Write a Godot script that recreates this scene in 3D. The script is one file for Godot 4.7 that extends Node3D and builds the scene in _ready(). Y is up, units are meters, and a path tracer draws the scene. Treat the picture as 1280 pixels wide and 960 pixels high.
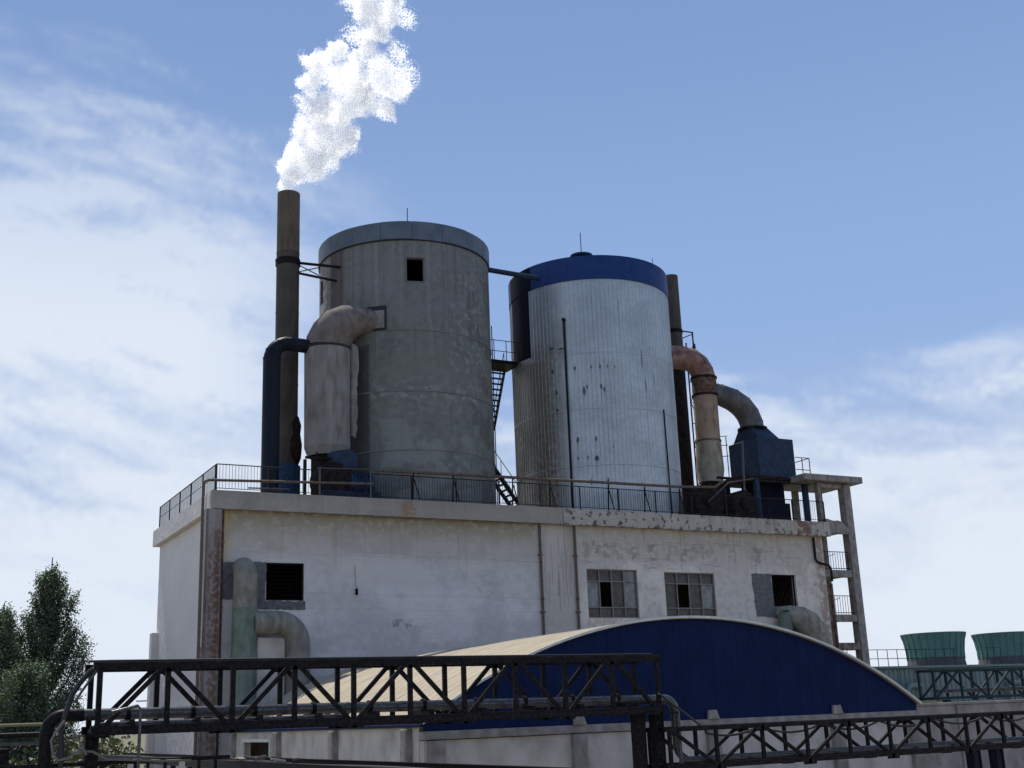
extends Node3D

# ------------------------------------------------------------------ mesh builder
class B:
	var v := PackedVector3Array()
	var n := PackedVector3Array()
	var t := PackedVector2Array()
	func tri(a: Vector3, b: Vector3, c: Vector3, na: Vector3, nb: Vector3, nc: Vector3, ua := Vector2.ZERO, ub := Vector2.ZERO, uc := Vector2.ZERO) -> void:
		if (b - a).cross(c - a).dot(na + nb + nc) > 0.0:
			v.append_array([a, c, b]); n.append_array([na, nc, nb]); t.append_array([ua, uc, ub])
		else:
			v.append_array([a, b, c]); n.append_array([na, nb, nc]); t.append_array([ua, ub, uc])
	func quad(a: Vector3, b: Vector3, c: Vector3, d: Vector3, nn: Vector3, ua := Vector2.ZERO, ub := Vector2(1, 0), uc := Vector2(1, 1), ud := Vector2(0, 1)) -> void:
		tri(a, b, c, nn, nn, nn, ua, ub, uc)
		tri(a, c, d, nn, nn, nn, ua, uc, ud)
	func quadn(a: Vector3, b: Vector3, c: Vector3, d: Vector3, na: Vector3, nb: Vector3, nc: Vector3, nd: Vector3, ua := Vector2.ZERO, ub := Vector2(1, 0), uc := Vector2(1, 1), ud := Vector2(0, 1)) -> void:
		tri(a, b, c, na, nb, nc, ua, ub, uc)
		tri(a, c, d, na, nc, nd, ua, uc, ud)
	func box(c: Vector3, s: Vector3, bas := Basis(), bev := 0.0) -> void:
		var h := s * 0.5
		if bev <= 0.0:
			for ax in 3:
				for sg in [-1.0, 1.0]:
					var nn := Vector3.ZERO; nn[ax] = sg
					var u := (ax + 1) % 3; var w := (ax + 2) % 3
					var q := []
					for k in [[-1, -1], [1, -1], [1, 1], [-1, 1]]:
						var p := Vector3.ZERO; p[ax] = sg * h[ax]; p[u] = k[0] * h[u]; p[w] = k[1] * h[w]
						q.append(c + bas * p)
					quad(q[0], q[1], q[2], q[3], bas * nn)
			return
		for ax in 3:
			var u := (ax + 1) % 3; var w := (ax + 2) % 3
			for sg in [-1.0, 1.0]:
				var nn := Vector3.ZERO; nn[ax] = sg
				var q := []
				for k in [[-1, -1], [1, -1], [1, 1], [-1, 1]]:
					var p := Vector3.ZERO; p[ax] = sg * h[ax]; p[u] = k[0] * (h[u] - bev); p[w] = k[1] * (h[w] - bev)
					q.append(c + bas * p)
				quad(q[0], q[1], q[2], q[3], bas * nn)
			for su in [-1.0, 1.0]:
				for sw in [-1.0, 1.0]:
					var q2 := []
					for k in [[-1, 0], [1, 0], [1, 1], [-1, 1]]:
						var p := Vector3.ZERO
						p[ax] = k[0] * (h[ax] - bev)
						p[u] = su * (h[u] - (bev if k[1] == 1 else 0.0)); p[w] = sw * (h[w] - (0.0 if k[1] == 1 else bev))
						q2.append(c + bas * p)
					var nn := Vector3.ZERO; nn[u] = su; nn[w] = sw
					quad(q2[0], q2[1], q2[2], q2[3], bas * nn.normalized())
		for sx in [-1.0, 1.0]:
			for sy in [-1.0, 1.0]:
				for sz in [-1.0, 1.0]:
					var e := Vector3(sx, sy, sz)
					var nn2: Vector3 = bas * e.normalized()
					var a := c + bas * (e * (h - Vector3(0, bev, bev)))
					var b := c + bas * (e * (h - Vector3(bev, 0, bev)))
					var d := c + bas * (e * (h - Vector3(bev, bev, 0)))
					tri(a, b, d, nn2, nn2, nn2)
	func bar(p: Vector3, q: Vector3, w: float, h: float, up := Vector3.UP, bev := 0.0) -> void:
		var z := (q - p).normalized()
		if absf(z.dot(up)) > 0.99: up = Vector3.BACK if absf(z.z) < 0.9 else Vector3.RIGHT
		var x := up.cross(z).normalized()
		box((p + q) * 0.5, Vector3(w, h, p.distance_to(q)), Basis(x, z.cross(x), z), bev)
	func tube(pts: Array, r, seg := 12, caps := true, vs := 1.0) -> void:
		var m := pts.size()
		var tan := []
		for i in m:
			var d: Vector3 = pts[mini(i + 1, m - 1)] - pts[maxi(i - 1, 0)]
			tan.append(d.normalized())
		var x: Vector3 = Vector3.UP.cross(tan[0])
		if x.length() < 0.1: x = Vector3.RIGHT.cross(tan[0])
		x = x.normalized()
		var rings := []; var nrm := []; var run := 0.0; var runs := []
		for i in m:
			x = (x - tan[i] * x.dot(tan[i])).normalized()
			var y: Vector3 = tan[i].cross(x)
			var rr: float = r[i] if r is Array else r
			var ring := []; var nn := []
			for k in seg + 1:
				var a := TAU * k / seg
				var d := x * cos(a) + y * sin(a)
				nn.append(d); ring.append(pts[i] + d * rr)
			rings.append(ring); nrm.append(nn)
			if i > 0: run += pts[i].distance_to(pts[i - 1])
			runs.append(run * vs)
		for i in m - 1:
			for k in seg:
				quadn(rings[i][k], rings[i][k + 1], rings[i + 1][k + 1], rings[i + 1][k], nrm[i][k], nrm[i][k + 1], nrm[i + 1][k + 1], nrm[i + 1][k],
					Vector2(float(k) / seg, runs[i]), Vector2(float(k + 1) / seg, runs[i]), Vector2(float(k + 1) / seg, runs[i + 1]), Vector2(float(k) / seg, runs[i + 1]))
		if caps:
			for e in [0, m - 1]:
				var nn: Vector3 = -tan[0] if e == 0 else tan[m - 1]
				for k in seg:
					tri(pts[e], rings[e][k], rings[e][k + 1], nn, nn, nn)
	# surface of revolution about a vertical axis, angle measured from +z towards +x, profile of [r, y]
	func lathe(c: Vector3, prof: Array, seg := 48, a0 := 0.0, a1 := TAU, sharp := true) -> void:
		for i in prof.size() - 1:
			var r0: float = prof[i][0]; var y0: float = prof[i][1]; var r1: float = prof[i + 1][0]; var y1: float = prof[i + 1][1]
			var dn := Vector2(y1 - y0, r0 - r1).normalized()
			if dn.x < 0.0 and absf(dn.y) < 0.2: dn = -dn
			for k in seg:
				var a := lerpf(a0, a1, float(k) / seg); var b := lerpf(a0, a1, float(k + 1) / seg)
				var da := Vector3(sin(a), 0, cos(a)); var db := Vector3(sin(b), 0, cos(b))
				var na := (da * dn.x + Vector3.UP * dn.y).normalized(); var nb := (db * dn.x + Vector3.UP * dn.y).normalized()
				var ua := float(k) / seg; var ub := float(k + 1) / seg
				quadn(c + da * r0 + Vector3.UP * y0, c + db * r0 + Vector3.UP * y0, c + db * r1 + Vector3.UP * y1, c + da * r1 + Vector3.UP * y1, na, nb, nb, na,
					Vector2(ua, y0), Vector2(ub, y0), Vector2(ub, y1), Vector2(ua, y1))
	# a flat polygon of (x, y) extruded along the plane's normal
	func plate(poly: PackedVector2Array, o: Vector3, ux: Vector3, uy: Vector3, depth: float) -> void:
		var nn := ux.cross(uy).normalized()
		var id := Geometry2D.triangulate_polygon(poly)
		for k in range(0, id.size(), 3):
			var p := []
			for j in 3: p.append(o + ux * poly[id[k + j]].x + uy * poly[id[k + j]].y)
			tri(p[0] + nn * depth, p[1] + nn * depth, p[2] + nn * depth, nn, nn, nn, poly[id[k]], poly[id[k + 1]], poly[id[k + 2]])
			tri(p[0], p[1], p[2], -nn, -nn, -nn)
		var cen := Vector2.ZERO
		for q in poly: cen += q / poly.size()
		var cw := Geometry2D.is_polygon_clockwise(poly)
		for k in poly.size():
			var a := poly[k]; var b := poly[(k + 1) % poly.size()]
			var e := (b - a).normalized()
			var sn := Vector2(e.y, -e.x) if not cw else Vector2(-e.y, e.x)
			var pa := o + ux * a.x + uy * a.y; var pb := o + ux * b.x + uy * b.y
			quad(pa, pb, pb + nn * depth, pa + nn * depth, (ux * sn.x + uy * sn.y).normalized())
	# wall in the plane o + x ux + y uy with rectangular holes; thickness goes against the normal
	func wall(o: Vector3, ux: Vector3, uy: Vector3, w: float, h: float, holes: Array, thick: float) -> void:
		var nn := ux.cross(uy).normalized()
		var xs := [0.0, w]; var ys := [0.0, h]
		for q in holes:
			for k in [0, 2]:
				if not xs.has(q[k]): xs.append(q[k])
			for k in [1, 3]:
				if not ys.has(q[k]): ys.append(q[k])
		xs.sort(); ys.sort()
		for i in xs.size() - 1:
			for j in ys.size() - 1:
				var mx: float = (xs[i] + xs[i + 1]) * 0.5; var my: float = (ys[j] + ys[j + 1]) * 0.5
				var skip := false
				for q in holes:
					if mx > q[0] and mx < q[2] and my > q[1] and my < q[3]: skip = true
				if skip: continue
				var p := []; var uv := []
				for k in [[0, 0], [1, 0], [1, 1], [0, 1]]:
					var x: float = xs[i + k[0]]; var y: float = ys[j + k[1]]
					p.append(o + ux * x + uy * y); uv.append(Vector2(x / w, 1.0 - y / h))
				quad(p[0], p[1], p[2], p[3], nn, uv[0], uv[1], uv[2], uv[3])
				var d := -nn * thick
				quad(p[0] + d, p[1] + d, p[2] + d, p[3] + d, -nn, uv[0], uv[1], uv[2], uv[3])
		var rects := holes.duplicate(); rects.append([0.0, 0.0, w, h])
		for q in rects:
			var outer: bool = q == rects[-1]
			var cs := [Vector2(q[0], q[1]), Vector2(q[2], q[1]), Vector2(q[2], q[3]), Vector2(q[0], q[3])]
			for k in 4:
				var a: Vector2 = cs[k]; var b: Vector2 = cs[(k + 1) % 4]
				var inn := Vector2(-(b - a).y, (b - a).x).normalized() * (-1.0 if outer else 1.0)
				var pa := o + ux * a.x + uy * a.y; var pb := o + ux * b.x + uy * b.y
				var ua := Vector2(a.x / w, 1.0 - a.y / h); var ub := Vector2(b.x / w, 1.0 - b.y / h)
				quad(pa, pb, pb - nn * thick, pa - nn * thick, (ux * inn.x + uy * inn.y).normalized(), ua, ub, ub, ua)
	func mesh() -> ArrayMesh:
		var a := []
		a.resize(Mesh.ARRAY_MAX)
		a[Mesh.ARRAY_VERTEX] = v; a[Mesh.ARRAY_NORMAL] = n; a[Mesh.ARRAY_TEX_UV] = t
		var m := ArrayMesh.new()
		m.add_surface_from_arrays(Mesh.PRIMITIVE_TRIANGLES, a)
		return m

# ------------------------------------------------------------------ scene helpers
var taken := {}
var M := {}
var rng := RandomNumberGenerator.new()

func numbered(called: String) -> String:
	var k: int = taken.get(called, 0)
	taken[called] = k + 1
	return called if k == 0 else "%s_%03d" % [called, k]

func tag(o: Node, label: String, category: String, group := "", kind := "") -> void:
	if label: o.set_meta("label", label)
	if category: o.set_meta("category", category)
	if group: o.set_meta("group", group)
	if kind: o.set_meta("kind", kind)

func thing(called: String, label: String, category: String, at := Vector3.ZERO, group := "") -> Node3D:
	var o := Node3D.new()
	o.name = numbered(called)
	add_child(o)
	o.position = at
	tag(o, label, category, group)
	return o

func part(parent: Node3D, called: String, what, mat: Material, label := "") -> MeshInstance3D:
	var o := MeshInstance3D.new()
	o.mesh = what.mesh() if what is B else what
	o.material_override = mat
	if parent == self: o.name = numbered(called)
	else:
		var k := 0
		var nm := called
		var seen: Dictionary = parent.get_meta("names", {})
		k = seen.get(called, 0)
		seen[called] = k + 1
		parent.set_meta("names", seen)
		if k > 0: nm = "%s_%03d" % [called, k]
		o.name = nm
	parent.add_child(o, true)
	if label: o.set_meta("label", label)
	return o

func single(called: String, b: B, mat: Material, label: String, category: String, group := "") -> MeshInstance3D:
	var o := part(self, called, b, mat)
	tag(o, label, category, group)
	return o

func lin(r: float, g: float, b: float) -> Color:
	return Color(r, g, b).linear_to_srgb()

func noise(seed_: int, freq: float, oct := 5, type := FastNoiseLite.TYPE_SIMPLEX_SMOOTH) -> FastNoiseLite:
	var f := FastNoiseLite.new()
	f.seed = seed_; f.frequency = freq; f.noise_type = type; f.fractal_octaves = oct; f.fractal_type = FastNoiseLite.FRACTAL_FBM
	f.fractal_gain = 0.55
	return f

func ramp_tex(seed_: int, freq: float, stops: Array, size := 512, oct := 5) -> ImageTexture:
	# stops: [[pos, linear colour], ...]
	var src := noise(seed_, freq, oct).get_seamless_image(size, size, false, false, 0.15, true).get_data()
	var lut := PackedByteArray(); lut.resize(768)
	for i in 256:
		var x := i / 255.0
		var c: Color = stops[0][1]
		for k in stops.size() - 1:
			if x >= stops[k][0]:
				c = (stops[k][1] as Color).lerp(stops[k + 1][1], clampf((x - stops[k][0]) / (stops[k + 1][0] - stops[k][0]), 0, 1))
		c = c.linear_to_srgb()
		lut[i * 3] = int(c.r * 255); lut[i * 3 + 1] = int(c.g * 255); lut[i * 3 + 2] = int(c.b * 255)
	var out := PackedByteArray(); out.resize(src.size() * 3)
	for i in src.size():
		var q := src[i] * 3
		out[i * 3] = lut[q]; out[i * 3 + 1] = lut[q + 1]; out[i * 3 + 2] = lut[q + 2]
	return ImageTexture.create_from_image(Image.create_from_data(size, size, false, Image.FORMAT_RGB8, out))

var bumps := {}
func bump_tex(seed_: int, freq: float, strength: float) -> ImageTexture:
	var key := "%d %f %f" % [seed_, freq, strength]
	if not bumps.has(key):
		var im := noise(seed_, freq, 5).get_seamless_image(512, 512, false, false, 0.15, true)
		im.convert(Image.FORMAT_RGBA8)
		im.bump_map_to_normal_map(strength)
		bumps[key] = ImageTexture.create_from_image(im)
	return bumps[key]

# triplanar world material: a colour ramp over noise; metres = size of one repeat
func mat(called: String, seed_: int, freq: float, stops: Array, metres: Vector3, rough := 0.8, metal := 0.0, bump := 0.0, size := 256) -> StandardMaterial3D:
	var m := StandardMaterial3D.new()
	m.resource_name = called
	m.albedo_texture = ramp_tex(seed_, freq, stops, size)
	m.uv1_triplanar = true; m.uv1_world_triplanar = true
	m.uv1_scale = Vector3.ONE / metres
	m.roughness = rough; m.metallic = metal
	if bump > 0.0:
		m.normal_enabled = true; m.normal_texture = bump_tex(7, 0.03, 4.0); m.normal_scale = bump
	M[called] = m
	return m

func flat(called: String, c: Color, rough := 0.7, metal := 0.0) -> StandardMaterial3D:
	var m := StandardMaterial3D.new()
	m.resource_name = called; m.albedo_color = c.linear_to_srgb(); m.roughness = rough; m.metallic = metal
	M[called] = m
	return m

# ------------------------------------------------------------------ painted surfaces (weathering of plaster and sheet metal)
class Paint:
	var w: int
	var h: int
	var d: PackedFloat32Array
	var na: PackedByteArray
	var nb: PackedByteArray
	func _init(w_: int, h_: int, fa: FastNoiseLite, fb: FastNoiseLite, c0: Color, c1: Color, k: float) -> void:
		w = w_; h = h_
		na = fa.get_image(w, h, false, false, true).get_data()
		nb = fb.get_image(w, h, false, false, true).get_data()
		d.resize(w * h * 3)
		for i in w * h:
			var t := clampf((na[i] * (1.0 - k) + nb[i] * k - 64.0) / 128.0, 0.0, 1.0)
			d[i * 3] = c0.r + (c1.r - c0.r) * t; d[i * 3 + 1] = c0.g + (c1.g - c0.g) * t; d[i * 3 + 2] = c0.b + (c1.b - c0.b) * t
	# mode 0 rectangle, 1 fades downwards, 2 fades upwards, 3 ellipse; thr: share of the noise that stays clean
	func stain(x0: float, y0: float, x1: float, y1: float, c: Color, alpha: float, feather: float, thr := 0.0, mode := 0, fine := true) -> void:
		var src := nb if fine else na
		for y in range(maxi(0, int(y0)), mini(h, int(y1) + 1)):
			for x in range(maxi(0, int(x0)), mini(w, int(x1) + 1)):
				var i := y * w + x
				var a := alpha
				var nz := src[i] / 255.0
				if mode == 3:
					var q := Vector2((x - (x0 + x1) * 0.5) / maxf((x1 - x0) * 0.5, 0.5), (y - (y0 + y1) * 0.5) / maxf((y1 - y0) * 0.5, 0.5)).length()
					a *= clampf((1.0 - q + (nz - 0.5) * 0.7) / maxf(feather, 0.01), 0.0, 1.0)
				else:
					var e: float = minf(minf(x - x0, x1 - x), 1e9 if mode == 1 else y1 - y)
					e = minf(e, 1e9 if mode == 2 else y - y0) + (nz - 0.5) * feather
					a *= clampf(e / maxf(feather, 0.5) + 0.3, 0.0, 1.0)
					if mode == 1: a *= pow(1.0 - (y - y0) / maxf(y1 - y0, 1.0), 0.8)
					if mode == 2: a *= pow(1.0 - (y1 - y) / maxf(y1 - y0, 1.0), 0.8)
				if thr > 0.0: a *= smoothstep(thr, thr + 0.18, nz)
				if a > 0.0:
					d[i * 3] += (c.r - d[i * 3]) * a; d[i * 3 + 1] += (c.g - d[i * 3 + 1]) * a; d[i * 3 + 2] += (c.b - d[i * 3 + 2]) * a
	func crack(x: float, y: float, dx: float, dy: float, steps: int, c: Color, alpha: float, wob: float, r: RandomNumberGenerator) -> void:
		for s in steps:
			x += dx + r.randf_range(-wob, wob); y += dy + r.randf_range(-wob, wob) * 0.6
			for o in [Vector2i(0, 0), Vector2i(1, 0)]:
				var px: int = int(x) + o.x; var py: int = int(y) + o.y
				if px < 0 or py < 0 or px >= w or py >= h: continue
				var i := (py * w + px) * 3
				var a: float = alpha * (1.0 if o.x == 0 else 0.5) * r.randf_range(0.3, 1.0)
				d[i] += (c.r - d[i]) * a; d[i + 1] += (c.g - d[i + 1]) * a; d[i + 2] += (c.b - d[i + 2]) * a
	func texture() -> ImageTexture:
		var o := PackedByteArray(); o.resize(w * h * 3)
		var lut := PackedByteArray(); lut.resize(1025)
		for i in 1025: lut[i] = int(Color(i / 1024.0, 0, 0).linear_to_srgb().r * 255.0 + 0.5)
		for i in w * h * 3: o[i] = lut[int(clampf(d[i], 0.0, 1.0) * 1024.0)]
		return ImageTexture.create_from_image(Image.create_from_data(w, h, false, Image.FORMAT_RGB8, o))

func painted(called: String, p: Paint, rough: float, metal := 0.0, bump := 0.0, bm := 2.0) -> StandardMaterial3D:
	var m := StandardMaterial3D.new()
	m.resource_name = called; m.albedo_texture = p.texture(); m.roughness = rough; m.metallic = metal
	if bump > 0.0:
		m.uv2_triplanar = true
		m.normal_enabled = true
	M[called] = m
	return m

# ------------------------------------------------------------------ the script
func _ready() -> void:
	rng.seed = 11
	camera_sky_sun()
	materials()
	setting()
	building()
	tank_grey()
	tank_clad()
	left_ducts()
	right_ducts()
	stair_between()
	stair_tower()
	warehouse()
	cooling()
	trusses()
	foreground()
	plants()
	plume()

func camera_sky_sun() -> void:
	var cam := Camera3D.new()
	cam.name = "camera"
	cam.fov = rad_to_deg(2.0 * atan(480.0 / 1500.0))
	cam.position = Vector3(-11.523, 5.5, 46.136)
	cam.rotation = Vector3(0.271, -0.495, -0.039)
	cam.near = 0.1; cam.far = 6000.0
	add_child(cam)
	cam.current = true
	var sun := DirectionalLight3D.new()
	sun.name = "sun"
	sun.light_energy = 1.5
	sun.light_color = Color(1.0, 0.965, 0.91)
	sun.light_angular_distance = 0.5
	sun.shadow_enabled = true
	var to_sun := Vector3(-0.03, sin(deg_to_rad(62.0)), -cos(deg_to_rad(62.0))).normalized()
	sun.basis = Basis.looking_at(-to_sun, Vector3.RIGHT)
	add_child(sun)
	var we := WorldEnvironment.new()
	we.name = "world"
	var e := Environment.new()
	e.background_mode = Environment.BG_SKY
	e.tonemap_mode = Environment.TONE_MAPPER_LINEAR
	e.tonemap_exposure = 1.0
	e.sdfgi_enabled = true; e.ssao_enabled = true; e.ssil_enabled = true
	var sky := Sky.new()
	var pm := PanoramaSkyMaterial.new()
	pm.panorama = sky_texture()
	sky.sky_material = pm
	e.sky = sky
	we.environment = e
	add_child(we)

func sky_texture() -> ImageTexture:
	var w := 2048; var h := 1024
	var im := Image.create_empty(w, h, false, Image.FORMAT_RGBF)
	var big := noise(3, 1.3, 4)
	var wisp := noise(21, 2.4, 6)
	wisp.domain_warp_enabled = true; wisp.domain_warp_amplitude = 0.35; wisp.domain_warp_frequency = 1.6
	wisp.domain_warp_fractal_octaves = 3
	var fine := noise(5, 9.0, 5)
	var zen := Color(0.15, 0.25, 0.50); var upper := Color(0.214, 0.340, 0.622); var mid := Color(0.292, 0.440, 0.745); var low := Color(0.69, 0.755, 0.84); var cl := Color(0.775, 0.845, 0.945)
	im.fill(Color(0.24, 0.23, 0.20))
	for j in range(0, 520):
		var el := PI * 0.5 - PI * (j + 0.5) / h
		var ce := cos(el); var se := sin(el)
		var deg := rad_to_deg(el)
		var base := zen
		base = low.lerp(mid, smoothstep(-3.0, 19.0, deg)).lerp(upper, smoothstep(17.0, 34.0, deg)).lerp(zen, smoothstep(34.0, 75.0, deg))
		# lat 4-fold stretch: cirrus lies in flat sheets, so look it up on a flattened dome
		for i in w:
			var ph := (fposmod((i + 0.5) / w + 0.5, 1.0) - 0.5) * TAU
			var d := Vector3(sin(ph) * ce, se, -cos(ph) * ce)
			var q := Vector3(d.x, d.y * 3.4 + d.x * 0.5, d.z)
			var a := big.get_noise_3dv(q * 0.9)
			var b := wisp.get_noise_3dv(q)
			var f := fine.get_noise_3d(d.x, d.y * 4.2 + d.x * 0.8, d.z)
			# a broad cirrus field towards the sun side and a low bank all round
			var az := rad_to_deg(ph)
			var west := smoothstep(26.0, 12.0, az) * smoothstep(-150.0, -60.0, az)
			var top := 30.5 + 5.0 * b + 2.0 * f - maxf(0.0, az - 10.0) * 0.35
			var m1 := west * smoothstep(top + 1.5, top - 6.0, deg) * lerpf(1.0, 0.66, smoothstep(17.0, 26.0, deg)) * clampf(0.86 + a * 0.35 + b * 1.0 + f * 0.5, 0.0, 1.0)
			var top2 := 15.0 + 2.5 * a + 3.5 * b + 1.5 * f
			var m2 := smoothstep(top2 + 0.5, top2 - 5.0, deg) * clampf(0.80 + b * 0.8 + f * 0.35, 0.0, 1.0)
			var m3 := smoothstep(0.10, 0.55, b + a * 0.8) * 0.35 * smoothstep(34.0, 50.0, deg)
			var m := clampf(1.0 - (1.0 - m1) * (1.0 - m2) * (1.0 - m3), 0.0, 1.0)
			var c := base.lerp(cl, m * 0.92)
			im.set_pixel(i, j, c)
	return ImageTexture.create_from_image(im)

func materials() -> void:
	mat("ground", 1, 0.012, [[0.2, Color(0.10, 0.10, 0.05)], [0.5, Color(0.13, 0.13, 0.07)], [0.8, Color(0.19, 0.17, 0.12)]], Vector3.ONE * 9.0, 0.95, 0.0, 0.6)
	mat("concrete", 2, 0.02, [[0.2, Color(0.198, 0.177, 0.157)], [0.5, Color(0.264, 0.239, 0.216)], [0.8, Color(0.330, 0.302, 0.274)]], Vector3.ONE * 3.0, 0.9, 0.0, 0.5)
	mat("old_concrete", 4, 0.02, [[0.15, Color(0.165, 0.146, 0.127)], [0.5, Color(0.242, 0.218, 0.196)], [0.85, Color(0.330, 0.296, 0.265)]], Vector3(1.6, 3.0, 1.6), 0.92, 0.0, 0.7)
	mat("rusty_concrete", 5, 0.02, [[0.15, Color(0.10, 0.06, 0.045)], [0.5, Color(0.19, 0.13, 0.11)], [0.85, Color(0.29, 0.24, 0.22)]], Vector3(1.6, 2.0, 1.6), 0.92, 0.0, 0.7)
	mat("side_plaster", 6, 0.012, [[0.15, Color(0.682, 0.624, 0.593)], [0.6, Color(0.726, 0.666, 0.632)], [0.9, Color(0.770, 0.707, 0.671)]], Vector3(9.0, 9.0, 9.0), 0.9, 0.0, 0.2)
	mat("wall_white", 8, 0.014, [[0.1, Color(0.363, 0.328, 0.284)], [0.5, Color(0.495, 0.452, 0.402)], [0.9, Color(0.572, 0.525, 0.470)]], Vector3(4.0, 5.0, 4.0), 0.9, 0.0, 0.4)
	mat("raw_plaster", 9, 0.03, [[0.2, Color(0.10, 0.10, 0.102)], [0.5, Color(0.135, 0.135, 0.135)], [0.8, Color(0.165, 0.162, 0.16)]], Vector3.ONE * 1.8, 0.95, 0.0, 1.0)
	mat("pilaster", 10, 0.02, [[0.2, Color(0.11, 0.065, 0.045)], [0.45, Color(0.25, 0.19, 0.16)], [0.7, Color(0.40, 0.37, 0.35)]], Vector3(0.9, 5.0, 0.9), 0.9, 0.0, 0.6)
	mat("rust", 12, 0.012, [[0.15, Color(0.045, 0.022, 0.016)], [0.5, Color(0.11, 0.055, 0.038)], [0.85, Color(0.20, 0.12, 0.085)]], Vector3.ONE * 1.0, 0.85, 0.1, 0.7)
	mat("rust_dark", 13, 0.012, [[0.15, Color(0.014, 0.010, 0.010)], [0.5, Color(0.026, 0.018, 0.016)], [0.85, Color(0.045, 0.032, 0.028)]], Vector3.ONE * 1.2, 0.8, 0.1, 0.5)
	mat("stack_rust", 14, 0.012, [[0.15, Color(0.045, 0.036, 0.031)], [0.5, Color(0.065, 0.052, 0.043)], [0.85, Color(0.090, 0.070, 0.056)]], Vector3(1.0, 4.0, 1.0), 0.75, 0.1, 0.3)
	mat("stack_top_rust", 15, 0.012, [[0.15, Color(0.085, 0.060, 0.040)], [0.5, Color(0.115, 0.084, 0.056)], [0.85, Color(0.15, 0.11, 0.072)]], Vector3(1.0, 4.0, 1.0), 0.75, 0.1, 0.3)
	mat("insulation", 16, 0.009, [[0.10, Color(0.13, 0.115, 0.10)], [0.45, Color(0.215, 0.20, 0.185)], [0.9, Color(0.29, 0.28, 0.265)]], Vector3(2.4, 9.0, 2.4), 0.9, 0.0, 0.5, 512)
	mat("insulation_brown", 17, 0.010, [[0.10, Color(0.10, 0.078, 0.066)], [0.45, Color(0.155, 0.128, 0.11)], [0.9, Color(0.235, 0.205, 0.18)]], Vector3(2.4, 3.0, 2.4), 0.9, 0.0, 0.6, 512)
	mat("cream_duct", 18, 0.008, [[0.08, Color(0.10, 0.045, 0.03)], [0.30, Color(0.25, 0.17, 0.115)], [0.8, Color(0.35, 0.265, 0.185)]], Vector3(2.0, 5.0, 2.0), 0.75, 0.0, 0.5, 512)
	mat("cream_duct_low", 19, 0.008, [[0.08, Color(0.14, 0.105, 0.07)], [0.4, Color(0.25, 0.22, 0.16)], [0.8, Color(0.34, 0.31, 0.235)]], Vector3(2.0, 5.0, 2.0), 0.75, 0.0, 0.5, 512)
	mat("pink_duct", 20, 0.008, [[0.12, Color(0.075, 0.03, 0.025)], [0.45, Color(0.20, 0.105, 0.085)], [0.85, Color(0.33, 0.21, 0.17)]], Vector3(2.2, 2.2, 2.2), 0.75, 0.0, 0.5, 512)
	mat("grey_duct", 22, 0.012, [[0.15, Color(0.06, 0.055, 0.055)], [0.5, Color(0.095, 0.09, 0.087)], [0.85, Color(0.14, 0.132, 0.128)]], Vector3.ONE * 2.4, 0.6, 0.2, 0.2)
	mat("green_duct", 23, 0.012, [[0.15, Color(0.09, 0.115, 0.092)], [0.5, Color(0.125, 0.165, 0.130)], [0.85, Color(0.17, 0.21, 0.175)]], Vector3(1.2, 3.0, 1.2), 0.7, 0.0, 0.3)
	mat("green_duct_top", 24, 0.012, [[0.15, Color(0.13, 0.11, 0.09)], [0.5, Color(0.20, 0.185, 0.155)], [0.85, Color(0.26, 0.25, 0.21)]], Vector3(1.2, 3.0, 1.2), 0.8, 0.0, 0.5)
	mat("beige_duct", 25, 0.012, [[0.15, Color(0.13, 0.115, 0.09)], [0.5, Color(0.24, 0.225, 0.18)], [0.85, Color(0.31, 0.295, 0.24)]], Vector3(1.2, 2.0, 1.2), 0.8, 0.0, 0.5)
	mat("navy", 26, 0.015, [[0.2, Color(0.0035, 0.011, 0.050)], [0.8, Color(0.005, 0.014, 0.062)]], Vector3(3.0, 6.0, 3.0), 0.6, 0.0, 0.1)
	mat("navy_band", 27, 0.015, [[0.2, Color(0.016, 0.042, 0.15)], [0.8, Color(0.022, 0.055, 0.18)]], Vector3(3.0, 3.0, 3.0), 0.45, 0.0, 0.1)
	mat("navy_panel", 28, 0.015, [[0.2, Color(0.006, 0.008, 0.018)], [0.8, Color(0.009, 0.012, 0.024)]], Vector3(3.0, 3.0, 3.0), 0.8)
	mat("blue_machine", 29, 0.02, [[0.2, Color(0.022, 0.036, 0.066)], [0.8, Color(0.036, 0.055, 0.095)]], Vector3(2.0, 2.0, 2.0), 0.6, 0.0, 0.2)
	mat("blue_pipe", 30, 0.02, [[0.2, Color(0.009, 0.013, 0.021)], [0.8, Color(0.015, 0.021, 0.033)]], Vector3(2.0, 3.0, 2.0), 0.5, 0.0, 0.2)
	mat("blue_base", 31, 0.02, [[0.2, Color(0.02, 0.045, 0.10)], [0.8, Color(0.035, 0.08, 0.17)]], Vector3(1.0, 1.0, 1.0), 0.6, 0.0, 0.3)
	mat("steel_dark", 32, 0.03, [[0.2, Color(0.008, 0.008, 0.009)], [0.5, Color(0.014, 0.013, 0.015)], [0.85, Color(0.030, 0.024, 0.022)]], Vector3.ONE * 0.9, 0.42, 0.0, 0.3)
	mat("steel_rail", 33, 0.03, [[0.2, Color(0.018, 0.020, 0.023)], [0.8, Color(0.040, 0.042, 0.046)]], Vector3.ONE * 0.9, 0.6, 0.2)
	mat("steel_teal", 34, 0.03, [[0.2, Color(0.014, 0.026, 0.03)], [0.8, Color(0.035, 0.055, 0.06)]], Vector3.ONE * 0.9, 0.6, 0.1, 0.4)
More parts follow.
